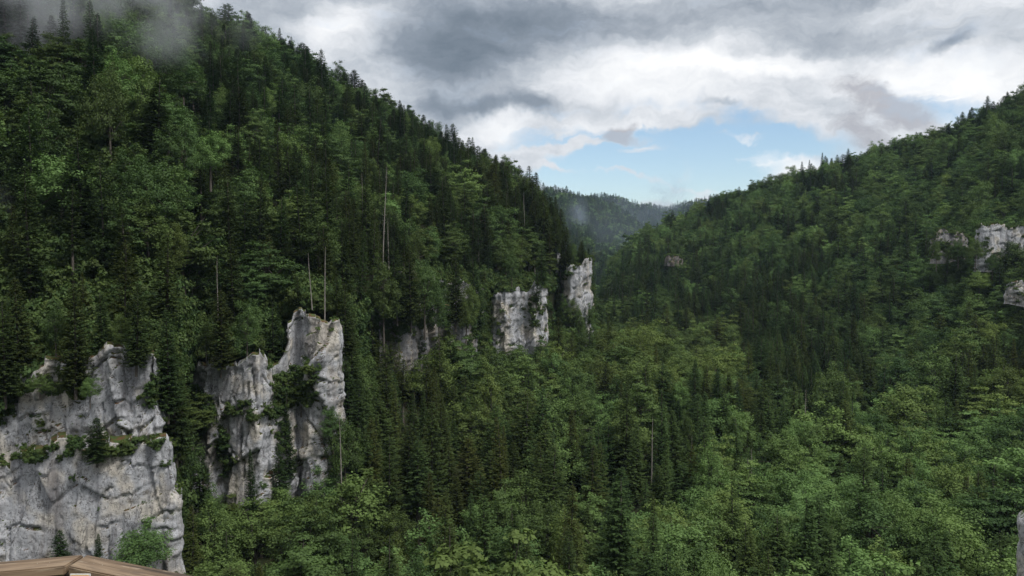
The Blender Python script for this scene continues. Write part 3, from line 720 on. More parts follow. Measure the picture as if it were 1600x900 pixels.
named('spruce', 92, 828, 143, 'small dark spruce at the cliff foot over the wooden handrail', H=9, proto=2, tone=.15, hue=.0, wide=.62)
named('spruce', 152, 834, 141, 'smallest spruce at the cliff foot, by the handrail corner', H=8, proto=1, tone=.1, hue=.1, wide=.42)
named('broadleaf', 224, 822, 139, 'rounded bush-like maple at the right foot of the two-tiered wall', H=11, proto=2, tone=.45, hue=.0, wide=.95)
named('broadleaf', 322, 760, 178, 'leafy green tree filling the gully mouth between the two walls', H=16, proto=1, tone=.35, hue=.2)
named('spruce', 393, 700, 180, 'dark narrow spruce rising in front of the pale fissured wall', H=16, proto=4, tone=.0, hue=.15, wide=.6)
named('spruce', 448, 612, 196, 'dark drooping spruce clinging in the cleft beside the pillar', H=22, proto=4, tone=.02, hue=.25, wide=.8)
named('broadleaf', 300, 622, 186, 'olive green tree overhanging the dark gully between the walls', H=11, proto=5, tone=.15, hue=.9, wide=.9)
named('broadleaf', 470, 590, 199, 'dark shrubby tree on the ledge of the pillar', H=9, proto=3, tone=.05, hue=.6, wide=.6)
named('broadleaf', 520, 640, 196, 'bluish green tree leaning on the pillar side', H=10, proto=0, tone=.3, hue=.0, wide=.55)
named('spruce', 150, 652, 145, 'bushy dark conifer growing on the ledge of the two-tiered wall', H=8.5, proto=2, tone=.1, hue=.3, wide=.75)
named('broadleaf', 140, 592, 147, 'bright green shrub tucked in the crack of the upper wall', H=5, proto=0, tone=.6, hue=.2, wide=.33)
named('broadleaf', 62, 588, 147, 'mossy green shrub on the sloping shelf of the upper wall', H=4, proto=2, tone=.3, hue=.5, wide=.35)
named('broadleaf', 1062, 594, 300, 'bright round maple glowing before dark spruces below the beech mound', H=17, proto=1, tone=1.0, hue=.05)
named('broadleaf', 1250, 660, 265, 'pale frosted broadleaf tree in the valley bottom right of the birch stems', H=16, proto=0, tone=.9, hue=.1)
named('spruce', 905, 376, 440, 'spruce on top of the square rock tower', H=15, proto=0, tone=.7, hue=.8)
named('spruce', 888, 384, 442, 'lower spruce beside another on the square rock tower', H=12, proto=2, tone=.8, hue=.7)
named('spruce', 1575, 378, 450, 'dark spruce in front of the large pale cliff on the far slope', H=24, proto=4, tone=.0, hue=.1)
named('broadleaf', 1530, 425, 440, 'yellow-green glowing tree below the large pale cliff', H=14, proto=2, tone=1.0, hue=.7)

for px, pt, pb, d, kind in ((546, 560, 730, 212, 'spruce'), (556, 590, 770, 204, 'spruce'), (541, 650, 780, 198, 'broadleaf'), (534, 540, 600, 207, 'broadleaf'), (312, 690, 800, 178, 'spruce'), (440, 690, 800, 188, 'spruce'), (8, 470, 628, 148, 'spruce'), (30, 430, 590, 152, 'spruce'), (118, 440, 612, 149.5, 'spruce'), (88, 470, 566, 153, 'broadleaf'), (160, 455, 560, 153, 'spruce'), (213, 440, 578, 149.5, 'spruce'), (190, 490, 560, 152, 'broadleaf'),
                              (262, 480, 650, 156, 'spruce'), (275, 520, 720, 163, 'spruce'), (290, 470, 585, 196, 'spruce'), (345, 450, 580, 187, 'spruce'), (386, 470, 562, 189, 'broadleaf'), (322, 500, 566, 190, 'broadleaf'),
                              (430, 470, 640, 200, 'spruce'), (446, 520, 700, 203, 'spruce'), (424, 560, 690, 197, 'broadleaf'), (540, 440, 560, 208, 'spruce'), (548, 500, 640, 216, 'spruce'), (466, 430, 500, 212, 'spruce'), (528, 420, 510, 212, 'spruce'),
                              (560, 560, 700, 222, 'broadleaf'), (285, 660, 800, 176, 'broadleaf'), (272, 720, 860, 160, 'spruce'), (620, 370, 500, 276, 'spruce'), (642, 380, 510, 279, 'spruce'), (664, 400, 520, 286, 'broadleaf'), (712, 390, 510, 306, 'spruce'), (744, 400, 520, 335, 'spruce'), (756, 420, 530, 350, 'spruce'), (600, 400, 540, 270, 'broadleaf'), (686, 450, 545, 290, 'broadleaf'), (728, 450, 540, 318, 'broadleaf'),
                              (1463, 378, 420, 468, 'broadleaf'), (1497, 372, 415, 470, 'broadleaf'), (1480, 392, 425, 462, 'spruce'), (1524, 372, 420, 455, 'broadleaf'), (1550, 396, 436, 450, 'broadleaf'), (1592, 378, 425, 450, 'spruce'), (870, 448, 520, 434, 'spruce'), (882, 462, 525, 430, 'broadleaf'), (896, 468, 525, 428, 'broadleaf'), (910, 466, 525, 432, 'spruce'), (921, 474, 522, 436, 'broadleaf'), (903, 480, 530, 424, 'broadleaf'), (884, 352, 424, 434, 'spruce'), (912, 374, 426, 434, 'spruce'), (838, 420, 478, 362, 'spruce'), (800, 395, 452, 372, 'broadleaf'), (846, 380, 448, 372, 'spruce'), (868, 330, 400, 444, 'spruce'), (880, 372, 428, 436, 'spruce'), (896, 382, 430, 436, 'broadleaf'), (914, 392, 428, 436, 'broadleaf')):
    q = P(px, pb, d); Hh = zat(pt, d) - q.z
    add_tree(kind, q.x, q.y, Hh, z=q.z, fixed=True, tone=rng.uniform(0, .3), hue=rng.uniform(.1, .8), proto=int(rng.integers(3)), wide=(Hh / 24) ** .8 * (1.15 if kind == 'spruce' else .9))

# ------------------------------------------------------------------ choose which trees are individuals (those that show largest)
def visible_area():
    W_, H_ = 400, 225; zb = np.full((H_, W_), 1e9, np.float32); ib = np.full((H_, W_), -1, np.int32)
    order = sorted(range(len(T)), key=lambda i: T[i]['y']); sc = W_ / 1600
    yy, xx = np.mgrid[0:H_, 0:W_]
    for v in CLIFFS:      # rock hides trees too
        a, b = proj(v[..., 0].ravel(), v[..., 1].ravel(), v[..., 2].ravel()); ii = (a * sc).astype(int); jj = (b * sc).astype(int); ok = (ii >= 0) & (ii < W_) & (jj >= 0) & (jj < H_)
        zb[jj[ok], ii[ok]] = np.minimum(zb[jj[ok], ii[ok]], v[..., 1].ravel()[ok]); ib[jj[ok], ii[ok]] = -2
    gx = (np.arange(W_) / sc - 800) / F
    for i in order:
        t = T[i]; H, w = t['H'], t['p'].R * t['sx']
        ax, ay = proj(t['x'], t['y'], t['z'] + H); bx, by = proj(t['x'], t['y'], t['z'] + H * .15); rw = w / t['y'] * F * sc
        ax *= sc; ay *= sc; by *= sc
        x0, x1 = max(0, int(ax - rw)), min(W_, int(ax + rw) + 2); y0, y1 = max(0, int(ay)), min(H_, int(by) + 1)
        t['vis'] = 0; t['px'], t['py'] = ax / sc, ay / sc
        if x0 >= x1 or y0 >= y1: continue
        X = xx[y0:y1, x0:x1]; Y = yy[y0:y1, x0:x1]; fr = (Y - ay) / max(1e-3, by - ay)
        m = (np.abs(X - ax) < rw * (fr * .8 if t['kind'] == 'spruce' else np.sqrt(np.clip(1 - (1.6 * fr - .75) ** 2, 0, 1)))) & (zb[y0:y1, x0:x1] > t['y'])
        zb[y0:y1, x0:x1][m] = t['y']; ib[y0:y1, x0:x1][m] = i; t['m'] = int(m.sum())
    ids, cnt = np.unique(ib[ib >= 0], return_counts=True)
    for i, n in zip(ids, cnt): T[i]['vis'] = int(n)
visible_area()
IND = []
for kind in ('spruce', 'broadleaf'):
    ts = [t for t in T if t['kind'] == kind]
    ts.sort(key=lambda t: -(t['vis'] + (1e6 if t['fixed'] else 0)))
    IND += [t for t in ts[:296] if t['fixed'] or t['vis'] > 3]
for t in IND: t['ind'] = True
REST = [t for t in T if not t.get('ind')]
print('TREES', len(T), 'individual', len(IND))

# ---- labels: zone + look + order
ZONES = [ # px0, px1, py0, py1, near/far limit in metres (lo, hi), phrase
 (-200, 150, -300, 150, 0, 9999, 'in the misty upper corner'), (150, 340, -300, 150, 0, 9999, 'on the misty slope by the pale tree'), (340, 560, -300, 150, 0, 9999, 'near the high ridge line'),
 (-200, 110, 150, 300, 0, 9999, 'on the steep slope at the photo edge'), (110, 230, 150, 300, 0, 9999, 'below the tall conical spruce'), (230, 350, 150, 300, 0, 9999, 'around the light crown in mid slope'),
 (350, 470, 150, 300, 0, 9999, 'below the high ridge in mid slope'), (470, 590, 150, 300, 0, 9999, 'on the ridge slope behind bare trunks'), (590, 730, 150, 300, 0, 9999, 'below the tallest ridge tip'), (730, 900, 150, 345, 0, 9999, 'on the ridge end over the gorge'),
 (-200, 110, 300, 430, 0, 9999, 'high above the two-tiered wall'), (110, 230, 300, 430, 0, 9999, 'above the wall ledge conifer'), (230, 340, 300, 430, 0, 9999, 'above the gully between the walls'), (340, 450, 300, 430, 0, 9999, 'above the fissured wall'),
 (450, 560, 300, 430, 0, 9999, 'above the pale pillar'), (560, 680, 300, 430, 0, 9999, 'beside the tall bare trunk'), (680, 800, 300, 430, 0, 9999, 'above the shaded rock band'), (800, 930, 345, 450, 0, 9999, 'above the ribbed cliff'),
 (-200, 130, 430, 600, 0, 9999, 'on the brink of the two-tiered wall'), (130, 290, 430, 600, 0, 9999, 'overhanging the upper wall'), (290, 450, 430, 600, 0, 9999, 'on the brink of the fissured wall'),
 (450, 560, 430, 620, 0, 9999, 'beside the pillar head'), (560, 680, 430, 560, 0, 9999, 'under the shaded rock band'), (680, 790, 430, 560, 0, 9999, 'by the orange rock scar'), (790, 935, 430, 560, 0, 9999, 'at the foot of the ribbed cliff'),
 (-200, 300, 600, 1000, 0, 9999, 'at the two-tiered wall'), (300, 440, 600, 790, 0, 9999, 'in the fissured wall gully'), (440, 560, 620, 790, 0, 9999, 'at the foot of the pillar'),
 (200, 400, 790, 1200, 0, 9999, 'behind the handrail end'), (400, 560, 790, 1200, 0, 9999, 'at the lower edge below the pillar'),
 (560, 660, 560, 670, 0, 9999, 'on the talus under the rock band'), (660, 770, 560, 670, 0, 9999, 'on the talus below the orange scar'), (770, 900, 560, 670, 0, 9999, 'in the valley below the ribbed cliff'),
 (560, 680, 670, 790, 0, 9999, 'in the dark stand right of the pillar'), (680, 800, 670, 790, 0, 9999, 'in the dark central stand'), (800, 930, 670, 790, 0, 9999, 'in the brown-green central stand'),
 (560, 690, 790, 1200, 0, 9999, 'at the lower edge under the dark stand'), (690, 820, 790, 1200, 0, 9999, 'at the lower edge by the black gap'), (820, 950, 790, 1200, 0, 9999, 'at the lower middle edge'),
 (900, 1040, 450, 640, 0, 9999, 'around the beech mound'), (1040, 1180, 500, 640, 0, 9999, 'on the beech mound flank'), (1180, 1340, 500, 640, 0, 9999, 'at the valley head under dark spruces'), (1340, 1480, 500, 640, 0, 9999, 'at the foot of the far slope'), (1480, 1800, 500, 640, 0, 9999, 'on the olive shoulder by the photo edge'),
 (930, 1050, 640, 790, 0, 9999, 'left of the white birch stems'), (1050, 1180, 640, 790, 0, 9999, 'behind the white birch stems'), (1180, 1310, 640, 790, 0, 9999, 'by the pale frosted tree'), (1310, 1440, 640, 790, 0, 9999, 'in the broad valley floor'), (1440, 1800, 640, 790, 0, 9999, 'above the parked white car'),
 (950, 1080, 790, 1200, 0, 9999, 'at the lower edge below the birches'), (1080, 1210, 790, 1200, 0, 9999, 'at the bright lower edge'), (1210, 1340, 790, 1200, 0, 9999, 'at the lower edge under the frosted tree'), (1340, 1470, 790, 1200, 0, 9999, 'at the lower edge before the car'), (1470, 1800, 790, 1200, 0, 9999, 'beside the rock needle'),
 (900, 1200, -100, 500, 0, 9999, 'on the far slope near the little outcrop'), (1200, 1420, -100, 500, 0, 9999, 'high on the far slope'), (1420, 1800, -100, 500, 0, 9999, 'around the far pale cliffs')]
ORD = ['', 'second ', 'third ', 'fourth ', 'fifth ', 'sixth ', 'seventh ', 'eighth ', 'ninth ', 'tenth ', 'eleventh ', 'twelfth ', 'thirteenth ', 'fourteenth ', 'fifteenth ', 'sixteenth ', 'seventeenth ', 'eighteenth ', 'nineteenth ', 'twentieth ']
def label_trees():
    groups = {}
    for t in IND:
        t['py_m'] = t['py'] + t['H'] * .4 / t['y'] * F
        zn = 'in the wooded gorge'
        for a, b, c_, d, _, _, ph in ZONES:
            if a <= t['px'] < b and c_ <= t['py_m'] < d: zn = ph; break
        tone = 'dark' if t['tone'] < .25 else 'mid-green' if t['tone'] < .55 else 'light green'
        hue = 'olive-tinted ' if t['hue'] > .55 else 'bluish ' if t['hue'] < .15 else ''
        size = ('tall ' if t['H'] > 25 else 'low ' if t['H'] < 17 else '') if t['kind'] == 'spruce' else ('tall ' if t['H'] > 17.5 else 'low ' if t['H'] < 12 else '')
        t['group'] = {'spruce': 'spruces of the gorge forest', 'broadleaf': 'broadleaf trees of the gorge forest'}[t['kind']]
        if 'label' in t: continue
        k = (size + hue + tone, t['kind'], zn); groups.setdefault(k, []).append(t)
    for (look, kind, zn), ts in groups.items():
        ts.sort(key=lambda t: t['px'])
        noun = 'spruce' if kind == 'spruce' else 'broadleaf'
        for i, t in enumerate(ts):
            t['label'] = f'{look} {noun} {zn}' if len(ts) == 1 else f'{look} {noun} {zn}, {"leftmost such" if i == 0 else ORD[min(i, 19)] + "from left"}'
label_trees()

def plant(t, name, cat):
    e = bpy.data.objects.new(name, None); C.objects.link(e)
    e.location = (t['x'], t['y'], t['z']); e.rotation_euler = (rng.normal(0, .025), rng.normal(0, .025), t['rz']); e.scale = (t['sx'], t['sx'], t['sz'])
    e['label'] = t['label']; e['category'] = cat; e['group'] = t['group']
    for nm, me in (('crown', t['p'].crown), ('trunk', t['p'].trunk)):
        o = bpy.data.objects.new(nm, me); C.objects.link(o); o.parent = e; o['tone'] = t['tone']; o['hue'] = t['hue']
for t in IND: plant(t, 'spruce_tree' if t['kind'] == 'spruce' else 'broadleaf_tree', 'spruce' if t['kind'] == 'spruce' else 'tree')

# ---- the countless rest: one object per kind, trees placed on points
def gn_tree():
    ng = bpy.data.node_groups.new('scatter', 'GeometryNodeTree')
    ng.interface.new_socket('Geometry', in_out='INPUT', socket_type='NodeSocketGeometry'); ng.interface.new_socket('Geometry', in_out='OUTPUT', socket_type='NodeSocketGeometry')
    nd = ng.nodes; gi = nd.new('NodeGroupInput'); go = nd.new('NodeGroupOutput')
    ci = nd.new('GeometryNodeCollectionInfo'); ci.inputs['Collection'].default_value = protoC; ci.inputs['Separate Children'].default_value = True; ci.inputs['Reset Children'].default_value = True
    ip = nd.new('GeometryNodeInstanceOnPoints'); ip.inputs['Pick Instance'].default_value = True
    def attr(n, t):
        a = nd.new('GeometryNodeInputNamedAttribute'); a.data_type = t; a.inputs['Name'].default_value = n
        return [o for o in a.outputs if o.enabled and o.name == 'Attribute'][0]
    cx = nd.new('ShaderNodeCombineXYZ'); L = ng.links.new
    L(attr('rz', 'FLOAT'), cx.inputs[2]); L(gi.outputs[0], ip.inputs['Points']); L(ci.outputs[0], ip.inputs['Instance'])
    L(attr('idx', 'INT'), ip.inputs['Instance Index']); L(attr('scl', 'FLOAT_VECTOR'), ip.inputs['Scale'])
    try:
        e2r = nd.new('FunctionNodeEulerToRotation'); L(cx.outputs[0], e2r.inputs[0]); L(e2r.outputs[0], ip.inputs['Rotation'])
    except Exception: L(cx.outputs[0], ip.inputs['Rotation'])
    L(ip.outputs[0], go.inputs[0]); return ng
GN = gn_tree()
def stuff(name, items, label):
    """items: (x, y, z, proto, sx, sz, rz, tone, hue)"""
    me = bpy.data.meshes.new(name); n = len(items); me.vertices.add(n)
    me.vertices.foreach_set('co', np.array([i[:3] for i in items], np.float32).ravel())
    a = me.attributes.new('idx', 'INT', 'POINT'); a.data.foreach_set('value', np.array([i[3].index for i in items], np.int32))
    a = me.attributes.new('scl', 'FLOAT_VECTOR', 'POINT'); a.data.foreach_set('vector', np.array([(i[4], i[4], i[5]) for i in items], np.float32).ravel())
    for q, nm in ((6, 'rz'), (7, 'tone'), (8, 'hue')):
        a = me.attributes.new(nm, 'FLOAT', 'POINT'); a.data.foreach_set('value', np.array([i[q] for i in items], np.float32))
    o = link(name, me, kind='stuff', label=label, category='forest'); md = o.modifiers.new('scatter', 'NODES'); md.node_group = GN
    return o
def item(t):
    p = t['p']; sx, sz = t['sx'], t['sz']
    if t['y'] > 1000:
        q = FAR[rng.integers(3) + (0 if t['kind'] == 'spruce' else 3)]; sx, sz, p = sx * p.R / q.R * 1.15, sz * p.H / q.H, q
    return (t['x'], t['y'], t['z'], p, sx, sz, t['rz'], t['tone'], t['hue'])
stuff('spruce_forest', [item(t) for t in REST if t['kind'] == 'spruce'], 'dense mass of farther spruces covering both slopes of the gorge')
stuff('broadleaf_forest', [item(t) for t in REST if t['kind'] == 'broadleaf'], 'mass of farther beeches and maples covering the slopes')

# ---- ledge vegetation and undergrowth
def undergrowth():
    it = []
    for ci, v in enumerate(CLIFFS):
        nx = np.cross(np.gradient(v, axis=1), np.gradient(v, axis=0)); nx = nx / (np.linalg.norm(nx, axis=-1, keepdims=True) + 1e-9)
        nzv = np.abs(nx[..., 2]); X, Y, Z = v[..., 0], v[..., 1], v[..., 2]
        n = fbm(X / 5 + Y / 9, Z / 5, 0, 3, 300 + ci)
        pr = np.clip((nzv - .40) * 1.6, 0, .8) * (n > -.1) * .35 + (n > .52) * .05
        pr[-3:] += .10
        step = math.sqrt(abs((X[0, 1] - X[0, 0]) ** 2 + (Y[0, 1] - Y[0, 0]) ** 2)); pr = pr * (step / .5) ** 2 * (1.0 if ci < 3 else 1.6)
        pick = rng.random(pr.shape) < pr
        for x, y, z in zip(X[pick], Y[pick], Z[pick]):
            s = rng.uniform(.25, .8) * (1 if ci < 3 else 1.5); it.append((x, y + .3, z - .9 * s, BUSH[rng.integers(3)], s, s * rng.uniform(.6, 1.1), rng.uniform(0, 6.28), rng.uniform(.0, .55), rng.uniform(.2, 1)))
    # hanging strips of bushes in the clefts, by place on the walls
    for px, py, rx, ry, dens, ci in ((438, 640, 12, 60, .9, 2), (300, 650, 36, 42, 1.0, 2), (470, 600, 26, 34, .8, 2), (20, 705, 110, 14, .9, 0), (170, 695, 50, 14, .8, 0), (75, 600, 40, 10, .6, 1), (8, 615, 20, 30, 1, 1), (122, 600, 12, 30, .9, 1), (235, 600, 8, 30, .7, 1),
                                 (235, 690, 34, 10, .8, 0), (385, 640, 30, 12, .5, 2), (350, 700, 10, 50, .7, 2), (640, 470, 34, 50, 1.0, 3), (700, 455, 18, 60, 1.0, 3), (612, 480, 30, 50, 1.0, 3), (745, 490, 24, 50, .9, 3), (836, 490, 8, 26, .8, 4), (885, 430, 10, 8, .6, 6), (1545, 395, 8, 22, .6, 7), (1475, 388, 14, 12, .9, 8), (1495, 395, 14, 14, .9, 8)):
        v = CLIFFS[ci]; a, b = proj(v[..., 0], v[..., 1], v[..., 2])
        q = ((a - px) / rx) ** 2 + ((b - py) / ry) ** 2 + .9 * fbm(a / 14, b / 14, 0, 3, 410); d = float(v[0, 0, 1])
        st = max(.25, math.hypot(v[0, 1, 0] - v[0, 0, 0], v[0, 1, 1] - v[0, 0, 1]))
        pick = (q < 1) & (rng.random(q.shape) < dens * .32 * st * st / .3)
        for x, y, z in v[pick]:
            s = rng.uniform(.4, 1.15); it.append((x, y - .1, z - 1.4 * s, BUSH[rng.integers(3)], s, s, rng.uniform(0, 6.28), rng.uniform(.0, .18), rng.uniform(.1, .9)))
    for px0, px1, n in ((266, 290, 20), (424, 462, 80), (536, 596, 160), (736, 762, 120), (854, 880, 80)):
        pxs = rng.uniform(px0, px1, n); D, Z = knots(pxs); y = D[6] + (D[7] - D[6]) * rng.uniform(-.3, 1.2, n); x = (pxs - 800) / F * y; g = ground(x, y)
        for a, b, c_ in zip(x, y, g):
            s = rng.uniform(.7, 2.2); it.append((a, b, c_ - .8 * s, BUSH[rng.integers(3)], s, s * rng.uniform(1, 2), rng.uniform(0, 6.28), rng.uniform(0, .08), rng.uniform(.0, .6)))
    for px0, px1, n in ((-60, 280, 900), (284, 560, 700), (590, 930, 650)):
        pxs = rng.uniform(px0, px1, n); D, Z = knots(pxs); y = D[7] + rng.uniform(-7, 16, n); x = (pxs - 800) / F * y; g = ground(x, np.maximum(y, D[7]))
        for a, b, c_ in zip(x, y, g):
            s = rng.uniform(.5, 2.0); it.append((a, b, c_ - .8 * s, BUSH[rng.integers(3)], s, s * rng.uniform(.8, 1.6), rng.uniform(0, 6.28), rng.uniform(0, .15), rng.uniform(.1, .9)))
    n = 2200; y = rng.uniform(158, 290, n); x = rng.uniform(-.68, -.2, n) * y; D, Z = knots(800 + F * x / y); ok = y > D[7] + 2
    for a, b, c_ in zip(x[ok], y[ok], ground(x[ok], y[ok])):
        s = rng.uniform(.7, 2.3); it.append((a, b, c_ - .5 * s, BUSH[rng.integers(3)], s, s * 1.3, rng.uniform(0, 6.28), rng.uniform(0, .15), rng.uniform(.1, .8)))
    # forest edge and floor
    n = 3500; y = 100 + 460 * rng.random(n) ** .8; x = rng.uniform(-.66, .66, n) * y
    D, Z = knots(800 + F * x / y); ok = ~((y > D[6] - 4) & (y < D[7]) & (800 + F * x / y < 926)); x, y = x[ok], y[ok]; g = ground(x, y)
    for a, b, c_ in zip(x, y, g):
        s = rng.uniform(.6, 1.7); it.append((a, b, c_ - .3, BUSH[rng.integers(3)], s, s, rng.uniform(0, 6.28), rng.uniform(0, .2), rng.uniform(.2, .9)))
    stuff('undergrowth', it, 'shrubs, grass and moss clinging to ledges and the forest floor')
undergrowth()

# ------------------------------------------------------------------ bare trunks and snags
def snags():
    pro = [mesh_np('dead_tree', *dead_tree(s, **k)[:2], [M_DEAD]) for s, k in ((1, dict(H=26, limbs=34, Lm=2.2, start=.4)), (2, dict(H=22, limbs=14, Lm=1.2)), (3, dict(H=20, limbs=40, Lm=3.0, start=.25)))]
    HH = (26, 22, 20)
    for px, py0, py1, d, k, lab in (
        (597, 256, 402, 304, 0, 'tallest bare grey trunk with stubby twigs, in front of the dark slope'),
        (567, 270, 345, 312, 1, 'thin pale bare trunk left of the tallest bare one'),
        (607, 340, 425, 301, 1, 'pale straight bare trunk standing above the shaded rock band'),
        (486, 395, 462, 201, 1, 'left bare stem on the pillar head'), (506, 385, 474, 200, 1, 'right bright bare stem on the pillar head'),
        (338, 400, 478, 206, 1, 'pale bare trunk above the fissured wall'), (240, 330, 400, 215, 1, 'bare trunk in the shade above the gully'),
        (535, 650, 800, 190, 1, 'slender pale birch stem at the pillar foot'), (549, 590, 705, 220, 1, 'thin leaning birch stem behind the pillar foot'), (573, 630, 672, 225, 1, 'short white stem on the talus'),
        (1168, 715, 756, 232, 2, 'white forked birch stem in the valley, left one'), (1176, 700, 758, 233, 2, 'white forked birch stem in the valley, right one'), (1080, 680, 712, 240, 1, 'lone white stem below the bright maple'),
        (1258, 608, 660, 280, 2, 'grey leafless tree at the valley head'), (1040, 660, 705, 250, 1, 'pale stem left of the lone white stem'), (819, 300, 340, 430, 1, 'bare trunk on the ridge end'), (790, 512, 535, 340, 1, 'short bare stem by the ribbed cliff'), (1018, 650, 730, 236, 1, 'tall thin stem in the brown-green stand')):
        top = P(px, py0, d); bot = P(px, py1, d); Hh = (top.z - bot.z) * 1.25
        o = link('dead_tree', pro[k], label=lab, category='dead tree', group='bare trunks and snags'); o.location = (top.x, top.y, top.z - Hh); s = Hh / HH[k]; o.scale = (max(.45, .7 * s ** .5), max(.45, .7 * s ** .5), s)
        o.rotation_euler = (R(random.uniform(-2, 2)), R(random.uniform(-3, 3)), random.uniform(0, 6))
snags()

# ------------------------------------------------------------------ railing, car, fallen log
def simple_mat(name, col, rough=.6, metal=0.0):
    m, N = new_mat(name); b = N.n('ShaderNodeBsdfPrincipled', i_Roughness=rough, i_Metallic=metal); b.inputs['Base Color'].default_value = (*col, 1)
    n = N.noise(N.n('ShaderNodeTexCoord').outputs['Object'], 25, 4).outputs['Fac']
    N.put(b, 'Base Color', N.mix(n, tuple(k * .8 for k in col), tuple(min(1, k * 1.15) for k in col))); out(N, b.outputs[0]); return m
def wood_mat():
    m, N = new_mat('weathered_wood'); tc = N.n('ShaderNodeTexCoord').outputs['Object']
    g = N.noise(N.vm('MULTIPLY', tc, (0.8, 17, 17)), 1.0, 6, .65, .6).outputs['Fac']; h = N.noise(N.vm('MULTIPLY', tc, (4, 14, 14)), 1.0, 4, .6).outputs['Fac']; sp = N.noise(tc, 130, 2).outputs['Fac']
    c_ = N.ramp(g, [(.38, (.035, .022, .013)), (.5, (.17, .115, .07)), (.62, (.36, .27, .18))])
    c_ = N.mix(N.smooth(h, .50, .66, 0, .75), c_, (.10, .07, .05)); c_ = N.mix(N.smooth(N.noise(N.vm('MULTIPLY', tc, (1.5, 9, 9)), 3.0, 6, .7).outputs['Fac'], .54, .62, 0, .5), c_, (.42, .35, .26)); c_ = N.mix(N.smooth(sp, .72, .76, 0, .8), c_, (.6, .58, .5))
    b = N.n('ShaderNodeBsdfPrincipled', i_Roughness=.75); N.put(b, 'Base Color', c_); bp = N.n('ShaderNodeBump', i_Strength=.5, i_Distance=.002, i_Height=g); N.put(b, 'Normal', bp.outputs[0]); out(N, b.outputs[0]); return m
M_WOOD = wood_mat(); M_STEEL = simple_mat('galvanised_steel', (.45, .46, .46), .45, .8); M_YEL = simple_mat('yellow_enamel', (.75, .38, .04), .4); M_WHITE = simple_mat('white_paint', (.75, .75, .72), .4); M_BLK = simple_mat('black_print', (.03, .03, .03), .5)
import bmesh
def board(name, parent, a, b, w, th, mat, side, mit_a=0.0, mit_b=0.0, bev=.004, z_off=0.0):
    """a board from a to b; `side` is the unit vector across it; mitred ends slide the inner corner along it"""
    a, b = Vector(a), Vector(b); d = (b - a).normalized(); side = Vector(side).normalized(); up = Vector((0, 0, 1))
    bm = bmesh.new(); L = (b - a).length; n = 14; vs = []
    for i in range(n + 1):
        f = i / n; row = []
        for (s, u) in ((0, 0), (w, 0), (w, -th), (0, -th)):
            x = L * f + (mit_a * s / w * (1 - f)) + (mit_b * s / w * f)
            row.append(bm.verts.new((x, s, u)))
        vs.append(row)
    for i in range(n):
        for k in range(4): bm.faces.new((vs[i][k], vs[i + 1][k], vs[i + 1][(k + 1) % 4], vs[i][(k + 1) % 4]))
    bm.faces.new(vs[0]); bm.faces.new(vs[-1][::-1]); bmesh.ops.recalc_face_normals(bm, faces=bm.faces)
    es = [e for e in bm.edges if len(e.link_faces) == 2 and e.calc_face_angle(0) > .5]
    bmesh.ops.bevel(bm, geom=es, offset=bev, segments=2, affect='EDGES')
    me = bpy.data.meshes.new(name); bm.to_mesh(me); bm.free(); me.materials.append(mat)
    o = link(name, me, parent); ny = side; nx = d; nz = nx.cross(ny); 
    if nz.z < 0: nz = -nz
    from mathutils import Matrix
    o.matrix_local = Matrix.Translation(a) @ Matrix((nx, ny, nz)).transposed().to_4x4()
    return o
